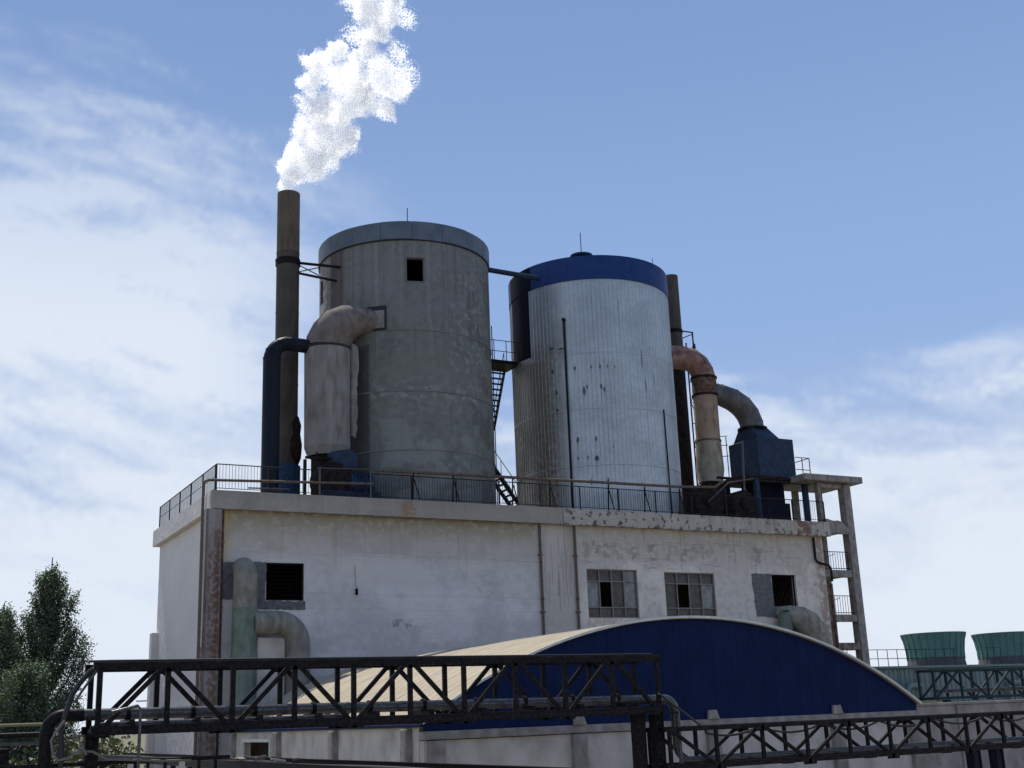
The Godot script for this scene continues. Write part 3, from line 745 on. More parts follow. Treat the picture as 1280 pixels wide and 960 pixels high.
	single("downpipe", b, M.rust, "rusty downpipe on the wall right of the corner pilaster", "pipe", "downpipes on the front wall")
	for i in 2:
		var x: float = [14.6, 16.4][i]
		b = B.new(); b.tube([Vector3(x - 0.02, 2.0, -0.2), Vector3(x, 13.75, -0.2)], 0.06, 10)
		for y in [4.0, 6.5, 9.9, 12.4]: b.box(Vector3(x, y, -0.23), Vector3(0.2, 0.06, 0.14))
		for y in [10.4, 8.2]: b.tube([Vector3(x, y, -0.2), Vector3(x, y + 0.16, -0.2)], 0.08, 10)
		single("downpipe", b, M.brown_pipe, ["left of the two brown downpipes mid front wall, below the roof joint", "brown downpipe just left of the first barred window, below the roof joint"][i], "pipe", "downpipes on the front wall")
	b = B.new(); b.tube([Vector3(30.45, 13.7, -0.2), Vector3(30.45, 12.6, -0.2), Vector3(30.55, 12.45, -0.18), Vector3(31.25, 12.3, -0.15), Vector3(31.3, 12.1, -0.1), Vector3(31.3, 11.5, -0.1)], 0.06, 8)
	single("drain_pipe", b, M.rust_dark, "short dark bent drain pipe at the upper right corner of the front wall", "pipe")
	b = B.new(); b.tube([Vector3(31.28, 11.4, -0.2), Vector3(31.28, 4.0, -0.2)], 0.09, 8)
	single("drain_pipe", b, M.rust, "rusty vertical pipe on the right end of the white wall by the stair tower", "pipe")
	b = B.new(); b.tube([Vector3(5.9, 11.75, -0.26), Vector3(5.93, 11.0, -0.25), Vector3(5.98, 10.8, -0.25)], 0.008, 5); b.box(Vector3(5.98, 10.66, -0.24), Vector3(0.09, 0.26, 0.08), Basis(), 0.015)
	single("hanging_wire", b, M.dark, "thin wire with a small dark weight hanging on the blank white wall", "wire")
	# long rusty service pipe above the railing
	b = B.new(); b.tube([Vector3(6.7, 15.66, 0.08), Vector3(13.2, 15.73, 0.08), Vector3(17.8, 15.77, 0.08), Vector3(22.2, 15.8, 0.08), Vector3(24.3, 15.9, 0.08), Vector3(24.9, 16.25, 0.0)], 0.065, 10)
	var sp := thing("service_pipe", "long rusty pipe on brackets running in front of the roof railing", "pipe")
	part(sp, "pipe_run", b, M.brown_pipe)
	for x in [8.44, 10.3, 13.2, 15.1, 18.2, 20.2, 22.2]:
		b = B.new(); b.bar(Vector3(x, 14.52, -0.05), Vector3(x, 15.7, 0.06), 0.05, 0.05); b.bar(Vector3(x + 0.02, 15.4, 0.06), Vector3(x + 0.32, 14.55, -0.05), 0.035, 0.035)
		part(sp, "bracket", b, M.rust_dark)
	b = B.new(); b.tube([Vector3(4.2, 15.6, 0.05), Vector3(6.6, 15.69, 0.05)], 0.03, 8); b.tube([Vector3(1.3, 14.62, 0.1), Vector3(3.0, 14.66, 0.1)], 0.03, 8); b.box(Vector3(6.5, 15.1, 0.03), Vector3(0.05, 1.2, 0.05)); b.box(Vector3(4.3, 15.1, 0.03), Vector3(0.05, 1.15, 0.05))
	single("pipe_loop", b, M.pipe_wrap, "two thin grey pipes on stubs in front of the blue roof fan", "pipe")

# ------------------------------------------------------------------ tanks
func ang(c: Vector3, r: float, a: float, y: float) -> Vector3:
	return Vector3(c.x + sin(a) * r, y, c.z + cos(a) * r)

func shell(b: B, c: Vector3, r: float, y0: float, y1: float, holes: Array, t0: float, t1: float) -> void:
	# cylinder wall with openings [angle0, y0, angle1, y1] in degrees; u runs from -180 to 180
	var as_ := []; var ys := [y0, y1]
	for i in 97: as_.append(-180.0 + i * 3.75)
	for q in holes:
		as_.append(q[0]); as_.append(q[2]); ys.append(q[1]); ys.append(q[3])
	as_.sort(); ys.sort()
	for i in as_.size() - 1:
		if as_[i + 1] - as_[i] < 0.001: continue
		for j in ys.size() - 1:
			if ys[j + 1] - ys[j] < 0.001: continue
			var ma: float = (as_[i] + as_[i + 1]) * 0.5; var my: float = (ys[j] + ys[j + 1]) * 0.5
			var skip := false
			for q in holes:
				if ma > q[0] and ma < q[2] and my > q[1] and my < q[3]: skip = true
			if skip: continue
			var a := deg_to_rad(as_[i]); var e := deg_to_rad(as_[i + 1])
			var na := Vector3(sin(a), 0, cos(a)); var ne := Vector3(sin(e), 0, cos(e))
			var ua: float = (as_[i] + 180.0) / 360.0; var ue: float = (as_[i + 1] + 180.0) / 360.0
			var va: float = (t1 - ys[j]) / (t1 - t0); var vb: float = (t1 - ys[j + 1]) / (t1 - t0)
			b.quadn(ang(c, r, a, ys[j]), ang(c, r, e, ys[j]), ang(c, r, e, ys[j + 1]), ang(c, r, a, ys[j + 1]), na, ne, ne, na, Vector2(ua, va), Vector2(ue, va), Vector2(ue, vb), Vector2(ua, vb))
	for q in holes:
		var a := deg_to_rad(q[0]); var e := deg_to_rad(q[2]); var d := 0.22
		var m := (a + e) * 0.5
		var side := Vector3(cos(m), 0, -sin(m))
		b.quad(ang(c, r, a, q[1]), ang(c, r, a, q[3]), ang(c, r - d, a, q[3]), ang(c, r - d, a, q[1]), side)
		b.quad(ang(c, r, e, q[1]), ang(c, r, e, q[3]), ang(c, r - d, e, q[3]), ang(c, r - d, e, q[1]), -side)
		b.quad(ang(c, r, a, q[1]), ang(c, r, e, q[1]), ang(c, r - d, e, q[1]), ang(c, r - d, a, q[1]), Vector3.UP)
		b.quad(ang(c, r, a, q[3]), ang(c, r, e, q[3]), ang(c, r - d, e, q[3]), ang(c, r - d, a, q[3]), Vector3.DOWN)

func curved_sheet(b: B, c: Vector3, r: float, a0: float, a1: float, y0: float, y1: float, m: int, thick: float, tilt := 0.0, rib := 0.0, t0 := 0.0, t1 := 1.0) -> void:
	# a sheet bent round a tank, degrees; tilt turns it a little about its middle; rib raises the left edge into a seam
	for i in m:
		var fa := float(i) / m; var fb := float(i + 1) / m
		var p := []
		for f in [fa, fb]:
			var a := deg_to_rad(lerpf(a0, a1, f))
			var rr: float = r + thick + tilt * (f - 0.5)
			p.append([a, rr, Vector3(sin(a + tilt * 2.2), 0, cos(a + tilt * 2.2)), (rad_to_deg(a) + 180.0) / 360.0])
		var va := (t1 - y0) / (t1 - t0); var vb := (t1 - y1) / (t1 - t0)
		b.quadn(ang(c, p[0][1], p[0][0], y0), ang(c, p[1][1], p[1][0], y0), ang(c, p[1][1], p[1][0], y1), ang(c, p[0][1], p[0][0], y1), p[0][2], p[1][2], p[1][2], p[0][2],
			Vector2(p[0][3], va), Vector2(p[1][3], va), Vector2(p[1][3], vb), Vector2(p[0][3], vb))
		b.quad(ang(c, p[0][1], p[0][0], y0), ang(c, p[1][1], p[1][0], y0), ang(c, r - 0.01, p[1][0], y0), ang(c, r - 0.01, p[0][0], y0), Vector3.DOWN, Vector2(p[0][3], va), Vector2(p[0][3], va), Vector2(p[0][3], va), Vector2(p[0][3], va))
		b.quad(ang(c, p[0][1], p[0][0], y1), ang(c, p[1][1], p[1][0], y1), ang(c, r - 0.01, p[1][0], y1), ang(c, r - 0.01, p[0][0], y1), Vector3.UP, Vector2(p[0][3], vb), Vector2(p[0][3], vb), Vector2(p[0][3], vb), Vector2(p[0][3], vb))
	var u0 := (a0 + 180.0) / 360.0
	for s in [a0, a1]:
		var a := deg_to_rad(s)
		var side := Vector3(cos(a), 0, -sin(a)) * (-1.0 if s == a0 else 1.0)
		b.quad(ang(c, r + thick, a, y0), ang(c, r + thick, a, y1), ang(c, r - 0.01, a, y1), ang(c, r - 0.01, a, y0), side, Vector2(u0, 0.5), Vector2(u0, 0.5), Vector2(u0, 0.5), Vector2(u0, 0.5))
	if rib > 0.0:
		for f in [0.02, 0.5]:
			var a := deg_to_rad(lerpf(a0, a1, f))
			var d := Vector3(sin(a), 0, cos(a)); var s := Vector3(cos(a), 0, -sin(a))
			var o := ang(c, r + thick, a, 0.0); var w := rib * 0.6
			var q0 := o - s * w; var q1 := o + d * rib; var q2 := o + s * w
			var uv0 := Vector2((rad_to_deg(a) + 180.0) / 360.0, (t1 - y0) / (t1 - t0)); var uv1 := Vector2(uv0.x, (t1 - y1) / (t1 - t0))
			for e in [[q0, q1, (d - s).normalized()], [q1, q2, (d + s).normalized()]]:
				b.quad(e[0] + Vector3.UP * y0, e[1] + Vector3.UP * y0, e[1] + Vector3.UP * y1, e[0] + Vector3.UP * y1, e[2], uv0, uv0, uv1, uv1)

func tank_grey() -> void:
	var c := Vector3(10.4, 0, -5.2); var r := 4.14
	var t := thing("storage_tank", "dull grey rendered cylindrical tank with square dark hatch, left of the pair", "tank", Vector3.ZERO, "big tanks on the factory roof")
	var b := B.new()
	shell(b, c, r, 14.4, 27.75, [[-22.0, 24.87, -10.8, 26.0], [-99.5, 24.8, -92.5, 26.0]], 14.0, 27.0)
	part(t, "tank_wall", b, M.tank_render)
	b = B.new(); b.lathe(c, [[0.0, 27.95], [r + 0.02, 27.72]], 64)
	part(t, "roof", b, M.fascia_metal)
	var n := 18
	for i in n:
		var a0 := -178.0 + i * 20.0
		b = B.new(); curved_sheet(b, c, r, a0 + 0.12, a0 + 19.88, 26.93 + rng.randf_range(-0.012, 0.012), 27.80 + rng.randf_range(-0.012, 0.012), 6, 0.06 + 0.004 * (i % 2), rng.randf_range(-0.006, 0.006))
		part(t, "fascia_sheet", b, M.fascia_metal)
	for y in [26.90, 22.56, 19.7, 17.0]:
		b = B.new(); b.lathe(c, [[r, y - 0.035], [r + 0.03, y - 0.03], [r + 0.03, y + 0.02], [r, y + 0.03]], 72)
		part(t, "hoop", b, M.tank_render if y < 26.0 else M.joint)
	# steel rim round the hatch
	b = B.new()
	for s in [-22.0, -10.8]:
		b.bar(ang(c, r + 0.005, deg_to_rad(s), 24.83), ang(c, r + 0.005, deg_to_rad(s), 26.04), 0.05, 0.04)
	for y in [24.85, 26.02]:
		b.bar(ang(c, r + 0.01, deg_to_rad(-22.0), y), ang(c, r + 0.01, deg_to_rad(-10.8), y), 0.04, 0.05)
	part(t, "hatch_frame", b, M.raw_plaster)
	b = B.new(); b.tube([ang(c, 3.2, deg_to_rad(-20), 27.7), ang(c, 3.2, deg_to_rad(-20), 28.9)], 0.02, 6)
	part(t, "lightning_rod", b, M.steel_dark)
	# square collar where the insulated elbow meets the wall
	b = B.new()
	curved_sheet(b, c, r, -49.5, -34.8, 22.55, 23.72, 6, 0.05)
	var col := part(t, "duct_collar", b, M.joint)
	b = B.new(); curved_sheet(b, c, r + 0.05, -46.6, -36.0, 22.66, 23.5, 6, 0.03)
	part(col, "collar_plate", b, M.insulation)
	b = B.new(); b.tube([Vector3(14.2, 14.5, -3.4), Vector3(14.2, 24.0, -3.4)], 0.025, 6)
	part(t, "conduit", b, M.steel_rail)

func tank_clad() -> void:
	var c := Vector3(21.0, 0, -5.2); var r := 4.17
	var t := thing("storage_tank", "silver sheet clad cylindrical tank with a blue top band, right of the pair", "tank", Vector3.ZERO, "big tanks on the factory roof")
	var b := B.new()
	shell(b, c, r - 0.03, 14.4, 27.5, [], 14.2, 26.6)
	part(t, "tank_wall", b, M.steel_dark)
	var ys := [14.4, 17.05, 19.85, 22.68, 26.55]
	for j in 4:
		for i in 60:
			var a0 := -180.0 + i * 6.0
			b = B.new()
			curved_sheet(b, c, r - 0.02, a0 + 0.03, a0 + 5.97, ys[j] + (0.0 if j == 0 else -0.03), ys[j + 1] - 0.005, 3, 0.02 + 0.008 * j, rng.randf_range(-0.011, 0.011), 0.022, 14.2, 26.6)
			part(t, "cladding_sheet", b, M.tank_sheet)
	for i in 24:
		var a0 := -180.0 + i * 15.0
		b = B.new(); curved_sheet(b, c, r, a0 + 0.05, a0 + 14.95, 26.47, 27.72, 5, 0.07, rng.randf_range(-0.005, 0.005))
		part(t, "band_sheet", b, M.navy_panel if a0 > -106.0 and a0 < -89.0 else M.navy_band)
	b = B.new(); b.lathe(c, [[0.0, 28.05], [r + 0.06, 27.66]], 64)
	part(t, "roof", b, M.navy_band)
	for k in 3:
		b = B.new(); curved_sheet(b, c, r + 0.01, [-103.0, -95.5, -87.2][k], [-95.7, -87.4, -78.6][k], [23.0, 22.98, 22.95][k], 26.46, 3, 0.045 + 0.004 * k)
		part(t, "dark_panel", b, M.navy_panel, "tall dark panel below the blue band on the left flank")
	b = B.new(); b.lathe(ang(c, 3.3, deg_to_rad(-36), 0), [[0.38, 27.6], [0.38, 27.95], [0.56, 27.98], [0.58, 28.08], [0.3, 28.18], [0.0, 28.2]], 24)
	part(t, "vent_cap", b, M.blue_machine)
	b = B.new(); b.tube([ang(c, 3.2, deg_to_rad(-36), 28.1), ang(c, 3.2, deg_to_rad(-36) , 29.4)], 0.02, 6)
	part(t, "lightning_rod", b, M.steel_dark)
	b = B.new(); b.tube([ang(c, 3.9, deg_to_rad(30), 27.6), ang(c, 3.9, deg_to_rad(30) , 28.3)], 0.015, 6)
	part(t, "lightning_rod", b, M.steel_dark)
	b = B.new(); b.tube([ang(c, r + 0.1, deg_to_rad(-49.6), 24.45), ang(c, r + 0.1, deg_to_rad(-50), 14.5)], 0.05, 8); b.tube([ang(c, r, deg_to_rad(-49.6), 24.45), ang(c, r + 0.16, deg_to_rad(-49.6), 24.45)], 0.09, 8)
	part(t, "sounding_pipe", b, M.steel_dark)
	b = B.new(); b.tube([ang(c, r + 0.06, deg_to_rad(22), 19.97), ang(c, r + 0.06, deg_to_rad(23), 14.5)], 0.035, 8)
	part(t, "sounding_pipe", b, M.steel_dark)
	for y in [17.03, 19.83, 22.66]:
		b = B.new(); b.lathe(c, [[r, y - 0.03], [r + 0.035, y - 0.03], [r + 0.035, y + 0.01], [r, y + 0.01]], 72)
		part(t, "hoop", b, M.tank_sheet)
	# walkway pipe that ties the tops together
	b = B.new(); b.tube([Vector3(14.2, 27.0, -3.6), Vector3(17.6, 26.95, -3.6)], 0.13, 12)
	single("tie_pipe", b, M.blue_machine, "short dark pipe bridging the tops of the two tanks", "pipe")

# ------------------------------------------------------------------ stack, ducts and fans at the left
func arc(c: Vector3, u: Vector3, w: Vector3, r: float, a0: float, a1: float, m: int) -> Array:
	var out := []
	for i in m + 1:
		var a := lerpf(a0, a1, float(i) / m)
		out.append(c + u * (cos(a) * r) + w * (sin(a) * r))
	return out

func left_ducts() -> void:
	var b := B.new()
	var t := thing("chimney_stack", "tall rusty brown chimney stack with white steam rising from it", "chimney")
	var sx := 4.22; var sz := -4.4
	b.tube([Vector3(sx, 16.6, sz), Vector3(sx, 26.6, sz)], 0.525, 28, false)
	part(t, "shaft", b, M.stack_rust)
	b = B.new(); b.lathe(Vector3(sx, 0, sz), [[0.525, 26.6], [0.525, 29.62], [0.47, 29.62], [0.47, 26.6]], 28)
	part(t, "shaft", b, M.stack_top_rust)
	for y in [20.3, 23.7, 26.6]:
		b = B.new(); b.lathe(Vector3(sx, 0, sz), [[0.5, y - 0.02], [0.535, y - 0.02], [0.535, y + 0.02], [0.5, y + 0.02]], 28)
		part(t, "flange", b, M.stack_rust)
	b = B.new(); b.lathe(Vector3(sx, 0, sz), [[0.66, 14.5], [0.66, 16.55], [0.53, 16.62]], 24)
	part(t, "base", b, M.blue_base)
	# rust-eaten lump near the foot
	b = B.new(); b.lathe(Vector3(sx + 0.24, 0, sz + 0.12), [[0.30, 16.6], [0.42, 16.9], [0.46, 17.5], [0.38, 18.0], [0.42, 18.4], [0.3, 18.8]], 16)
	part(t, "cleaning_door", b, M.rust_dark)
	b = B.new()
	b.bar(Vector3(sx - 0.6, 26.2, sz), Vector3(6.75, 26.05, -3.7), 0.1, 0.1); b.bar(Vector3(sx - 0.5, 25.85, sz - 0.1), Vector3(6.45, 25.45, -4.0), 0.09, 0.09)
	b.bar(Vector3(sx + 0.5, 25.8, sz), Vector3(5.6, 26.0, -4.0), 0.04, 0.04); b.bar(Vector3(sx + 0.5, 26.15, sz), Vector3(5.6, 25.6, -4.0), 0.04, 0.04)
	b.lathe(Vector3(sx, 0, sz), [[0.53, 26.0], [0.57, 26.0], [0.57, 26.3], [0.53, 26.3]], 24)
	part(t, "brace", b, M.steel_dark)
	# blue duct that goes round the stack
	b = B.new()
	var path := [Vector3(3.0, 14.5, -2.6), Vector3(3.0, 20.9, -2.6)]
	path.append_array(arc(Vector3(3.75, 20.9, -2.6), Vector3.LEFT, Vector3.UP, 0.75, 0.0, PI / 2, 8))
	path.append(Vector3(5.0, 21.62, -2.6))
	var rr := []
	for i in path.size(): rr.append(lerpf(0.38, 0.31, clampf((i - 1) / 6.0, 0, 1)))
	b.tube(path, rr, 20)
	var blue_path := path.duplicate()
	var blue_r := rr.duplicate()
	t = thing("blue_duct", "dark blue duct bending over in front of the chimney stack", "duct")
	part(t, "duct_run", b, M.blue_pipe)
	seams(t, blue_path, blue_r, [1, 4, 7, 9], M.blue_pipe)
	b = B.new(); b.lathe(Vector3(3.0, 0, -2.6), [[0.38, 14.5], [0.5, 14.5], [0.5, 14.62], [0.38, 14.62]], 20)
	part(t, "foot_flange", b, M.blue_pipe)
	# insulated duct into the grey tank
	t = thing("insulated_duct", "fat cream insulated duct with an elbow into the grey tank", "duct")
	b = B.new(); b.lathe(Vector3(5.55, 0, -2.65), [[0.85, 16.7], [1.0, 17.1], [1.03, 21.55]], 36)
	part(t, "riser", b, M.insulation)
	b = B.new(); b.lathe(Vector3(5.55, 0, -2.65), [[1.03, 21.52], [1.06, 21.54], [1.06, 21.62], [1.0, 21.64]], 36)
	part(t, "seam_band", b, M.joint)
	b = B.new()
	path = [Vector3(5.55, 21.6, -2.65), Vector3(5.58, 21.9, -2.65), Vector3(5.75, 22.3, -2.6), Vector3(6.05, 22.68, -2.55), Vector3(6.45, 22.93, -2.5), Vector3(6.9, 23.05, -2.45), Vector3(7.35, 23.08, -2.45), Vector3(7.9, 23.08, -2.6)]
	b.tube(path, [1.0, 1.0, 0.98, 0.92, 0.82, 0.68, 0.58, 0.56], 28)
	part(t, "elbow", b, M.insulation_brown)
	b = B.new()
	b.plate(jag([Vector2(0.0, 17.6), Vector2(0.22, 17.5), Vector2(0.34, 18.6), Vector2(0.26, 19.8), Vector2(0.40, 20.6), Vector2(0.36, 21.7), Vector2(0.0, 21.8)], 0.16, 0.045), Vector3(6.42, 0, -2.1), Vector3(0.9, 0, -0.44).normalized(), Vector3.UP, 0.12)
	part(t, "torn_cladding", b, M.insulation)
	b = B.new()
	for i in 6: b.box(Vector3(4.9 + i * 0.24, 16.62, -1.85 + absf(i - 2.5) * -0.1), Vector3(0.08, rng.randf_range(0.25, 0.5), 0.05))
	b.lathe(Vector3(5.55, 0, -2.65), [[0.7, 14.5], [0.7, 16.75]], 20)
	part(t, "support_ring", b, M.rust_dark)
	# induced draught fan
	t = thing("draught_fan", "dark blue fan and motor squatting beneath the cream insulated duct", "fan")
	b = B.new(); b.tube([Vector3(5.25, 15.35, -1.75), Vector3(5.25, 15.35, -0.95)], 0.8, 28)
	part(t, "scroll", b, M.rust_dark)
	b = B.new(); b.plate(PackedVector2Array([Vector2(5.35, 15.9), Vector2(6.3, 15.95), Vector2(6.3, 16.55), Vector2(5.95, 16.75), Vector2(5.2, 16.6)]), Vector3(0, 0, -1.7), Vector3.RIGHT, Vector3.UP, 0.7)
	part(t, "outlet_box", b, M.blue_machine)
	b = B.new(); b.tube([Vector3(6.0, 15.25, -1.15), Vector3(7.0, 15.25, -1.15)], 0.42, 20)
	for i in 7: b.box(Vector3(6.15 + i * 0.12, 15.25, -1.15), Vector3(0.02, 0.92, 0.92))
	part(t, "motor", b, M.blue_base)
	b = B.new(); b.box(Vector3(6.0, 14.7, -1.3), Vector3(2.6, 0.4, 1.1), Basis(), 0.03)
	part(t, "plinth", b, M.blue_machine)
	b = B.new(); b.box(Vector3(4.2, 15.4, -1.6), Vector3(0.12, 1.8, 0.12)); b.box(Vector3(4.95, 16.35, -1.4), Vector3(1.6, 0.1, 0.12))
	part(t, "frame", b, M.steel_dark)
	# green ducts standing against the front wall
	t = thing("green_duct", "faded green round duct standing against the wall beside the left opening", "duct")
	b = B.new(); b.tube([Vector3(1.2, 0, 0.45), Vector3(1.2, 9.9, 0.45)], 0.47, 24)
	part(t, "riser", b, M.green_duct)
	b = B.new()
	path = [Vector3(1.2, 9.9, 0.45), Vector3(1.2, 11.0, 0.45)]
	path.append_array(arc(Vector3(1.2, 11.0, -0.05), Vector3.BACK, Vector3.UP, 0.5, 0.0, PI / 2, 7).slice(1))
	path.append(Vector3(1.2, 11.5, -0.35))
	b.tube(path, [0.46, 0.46, 0.46, 0.45, 0.45, 0.44, 0.42, 0.40, 0.38, 0.36], 24)
	part(t, "elbow", b, M.green_duct_top)
	t = thing("arched_duct", "grey brown duct arching over a pale box beside the green duct", "duct")
	b = B.new()
	path = [Vector3(1.5, 9.32, 0.5), Vector3(2.2, 9.34, 0.5)]
	path.append_array(arc(Vector3(2.5, 8.54, 0.5), Vector3.UP, Vector3.RIGHT, 0.8, 0.0, PI / 2, 10))
	path.append(Vector3(3.3, 6.5, 0.5))
	path.append(Vector3(3.3, 0.0, 0.5))
	b.tube(path, 0.46, 24)
	part(t, "duct_run", b, M.green_duct_top)
	b = B.new(); b.lathe(Vector3(3.3, 0, 0.5), [[0.46, 7.9], [0.49, 7.9], [0.49, 8.0], [0.46, 8.0]], 24)
	part(t, "flange", b, M.green_duct)
	b = B.new(); b.box(Vector3(2.25, 4.4, 0.1), Vector3(1.1, 8.8, 0.72), Basis(), 0.03)
	var bx := single("concrete_pier", b, M.wall_white, "pale rendered pier filling the space under the arched duct", "pier")
	bx.name = "concrete_pier"
	t = thing("beige_duct", "beige elbow duct coming out of the wall below the far right opening", "duct")
	b = B.new()
	path = [Vector3(27.95, 9.95, -0.4), Vector3(28.1, 9.85, 0.1), Vector3(28.45, 9.65, 0.45), Vector3(28.85, 9.35, 0.6), Vector3(29.2, 8.9, 0.65), Vector3(29.3, 8.3, 0.65), Vector3(29.3, 0.0, 0.65)]
	b.tube(path, [0.3, 0.42, 0.56, 0.62, 0.62, 0.62, 0.62], 24)
	part(t, "elbow", b, M.beige_duct)
	b = B.new(); b.tube([Vector3(27.75, 8.0, 0.25), Vector3(27.75, 9.9, 0.25)], 0.3, 16); b.tube([Vector3(27.75, 9.9, 0.25), Vector3(27.75, 10.05, 0.2)], [0.3, 0.12], 16)
	part(t, "vent_stub", b, M.green_duct)

func seams(t: Node3D, path: Array, r, at: Array, m: Material) -> void:
	for i in at:
		var d: Vector3 = (path[mini(i + 1, path.size() - 1)] - path[maxi(i - 1, 0)]).normalized()
		var b := B.new()
		var rr: float = r[i] if r is Array else r
		b.tube([path[i] - d * 0.02, path[i] + d * 0.02], rr + 0.014, 28)
		part(t, "seam_ring", b, m)

# ------------------------------------------------------------------ right-hand ducts, blue housing
func right_ducts() -> void:
	var t := thing("exhaust_stack", "slim dark rusty stack rising behind the silver tank", "chimney")
	var b := B.new(); b.tube([Vector3(27.5, 14.5, -6.5), Vector3(27.5, 25.2, -6.5)], 0.41, 20)
	part(t, "shaft", b, M.rust_dark)
	b = B.new(); b.lathe(Vector3(27.5, 0, -6.5), [[0.41, 25.2], [0.41, 29.55], [0.36, 29.55], [0.36, 25.2]], 20)
	part(t, "shaft", b, M.stack_rust)
	b = B.new(); b.bar(Vector3(27.3, 26.2, -6.2), Vector3(28.55, 26.2, -6.2), 0.06, 0.06); b.bar(Vector3(28.5, 26.2, -6.2), Vector3(28.5, 24.6, -6.2), 0.06, 0.06); b.bar(Vector3(27.6, 25.7, -6.2), Vector3(28.5, 26.1, -6.2), 0.05, 0.05)
	b.lathe(Vector3(27.5, 0, -6.5), [[0.41, 26.1], [0.45, 26.1], [0.45, 26.3], [0.41, 26.3]], 20)
	part(t, "bracket", b, M.steel_dark)
	t = thing("lattice_mast", "thin steel lattice ladder mast between dark stack and cream duct", "mast")
	for x in [28.15, 28.75]:
		b = B.new(); b.bar(Vector3(x, 14.5, -6.4), Vector3(x, 25.6, -6.4), 0.06, 0.06)
		part(t, "leg", b, M.steel_dark)
	for i in 9:
		b = B.new(); b.bar(Vector3(28.18, 14.9 + i * 1.2, -6.4), Vector3(28.72, 14.9 + i * 1.2, -6.4), 0.04, 0.04)
		part(t, "rung", b, M.steel_dark)
		b = B.new()
		var s := 1.0 if i % 2 == 0 else -1.0
		b.bar(Vector3(28.45 - s * 0.27, 14.92 + i * 1.2, -6.41), Vector3(28.45 + s * 0.27, 16.08 + i * 1.2, -6.41), 0.035, 0.035)
		part(t, "brace", b, M.steel_dark)
	t = thing("cream_duct", "rust stained cream duct bending from the silver tank down beside it", "duct")
	b = B.new()
	var path := [Vector3(24.4, 23.42, -3.1), Vector3(25.2, 23.42, -2.95)]
	path.append_array([Vector3(25.7, 23.32, -2.85), Vector3(26.1, 23.05, -2.8), Vector3(26.32, 22.7, -2.8), Vector3(26.4, 22.4, -2.8)])
	b.tube(path, 0.62, 28)
	part(t, "elbow", b, M.pink_duct)
	seams(t, path, 0.62, [2, 3, 4], M.pink_duct)
	b = B.new(); b.tube([Vector3(26.4, 22.42, -2.8), Vector3(26.38, 21.35, -2.8)], 0.645, 28)
	part(t, "flexible_joint", b, M.rust)
	for y in [22.35, 21.4]:
		b = B.new(); b.lathe(Vector3(26.39, 0, -2.8), [[0.6, y - 0.05], [0.70, y - 0.05], [0.70, y + 0.05], [0.6, y + 0.05]], 28)
		part(t, "flange", b, M.rust_dark)
	b = B.new(); b.tube([Vector3(26.38, 21.36, -2.8), Vector3(26.36, 18.95, -2.8)], 0.63, 28)
	part(t, "riser", b, M.cream_duct)
	b = B.new(); b.lathe(Vector3(26.36, 0, -2.8), [[0.6, 18.9], [0.68, 18.9], [0.68, 18.98], [0.6, 18.98]], 28)
	part(t, "flange", b, M.rust)
	b = B.new(); b.tube([Vector3(26.36, 18.92, -2.8), Vector3(26.33, 17.4, -2.8), Vector3(26.3, 16.75, -2.8)], [0.65, 0.72, 0.62], 28)
	part(t, "hopper", b, M.cream_duct_low)
	b = B.new(); b.box(Vector3(26.3, 15.6, -2.8), Vector3(1.0, 2.2, 0.9), Basis(), 0.05)
	part(t, "support", b, M.rust_dark)
	t = thing("grey_elbow_duct", "grey metal elbow duct arching onto the dark blue housing", "duct")
	b = B.new()
	path = [Vector3(26.55, 21.75, -2.9), Vector3(27.3, 21.55, -2.75), Vector3(28.0, 21.3, -2.6), Vector3(28.5, 20.95, -2.5), Vector3(28.85, 20.5, -2.45), Vector3(29.0, 20.0, -2.4), Vector3(29.02, 19.75, -2.4)]
	b.tube(path, [0.5, 0.56, 0.6, 0.62, 0.62, 0.62, 0.62], 28)
	part(t, "elbow", b, M.grey_duct)
	seams(t, path, [0.5, 0.56, 0.6, 0.62, 0.62, 0.62, 0.62], [1, 2, 3, 4, 5], M.grey_duct)
	b = B.new(); b.lathe(Vector3(29.02, 0, -2.4), [[0.6, 19.66], [0.78, 19.66], [0.78, 19.76], [0.6, 19.78]], 28)
	part(t, "flange", b, M.steel_dark)
	# dark blue housing on its frame
	t = thing("dust_collector", "dark blue box housing on a steel frame at the right end of the roof", "machine")
	b = B.new(); b.box(Vector3(29.72, 18.05, -2.7), Vector3(2.42, 2.1, 2.4), Basis(), 0.03)
	part(t, "housing", b, M.blue_machine)
	b = B.new()
	var lo := [Vector3(28.62, 19.1, -1.52), Vector3(30.0, 19.1, -1.52), Vector3(30.0, 19.1, -3.6), Vector3(28.62, 19.1, -3.6)]
	var hi := [Vector3(28.5, 19.68, -1.85), Vector3(29.6, 19.68, -1.85), Vector3(29.6, 19.68, -2.95), Vector3(28.5, 19.68, -2.95)]
	for i in 4:
		var j := (i + 1) % 4
		var nn: Vector3 = (lo[j] - lo[i]).cross(hi[i] - lo[i]).normalized()
		var mid: Vector3 = (lo[i] + lo[j]) * 0.5 - Vector3(29.2, 19.1, -2.5)
		if nn.dot(mid) < 0: nn = -nn
		b.quad(lo[i], lo[j], hi[j], hi[i], nn)
	part(t, "hood", b, M.blue_machine)
	b = B.new(); b.box(Vector3(29.5, 16.9, -2.6), Vector3(4.4, 0.16, 2.6)); b.box(Vector3(28.6, 16.72, -1.35), Vector3(6.0, 0.12, 0.12))
	part(t, "platform", b, M.rust_dark)
	for q in [[28.1, -1.4], [31.3, -1.4], [28.1, -3.8], [31.3, -3.8]]:
		b = B.new(); b.box(Vector3(q[0], 15.65, q[1]), Vector3(0.26, 2.34, 0.26), Basis(), 0.02)
		part(t, "leg", b, M.blue_machine)
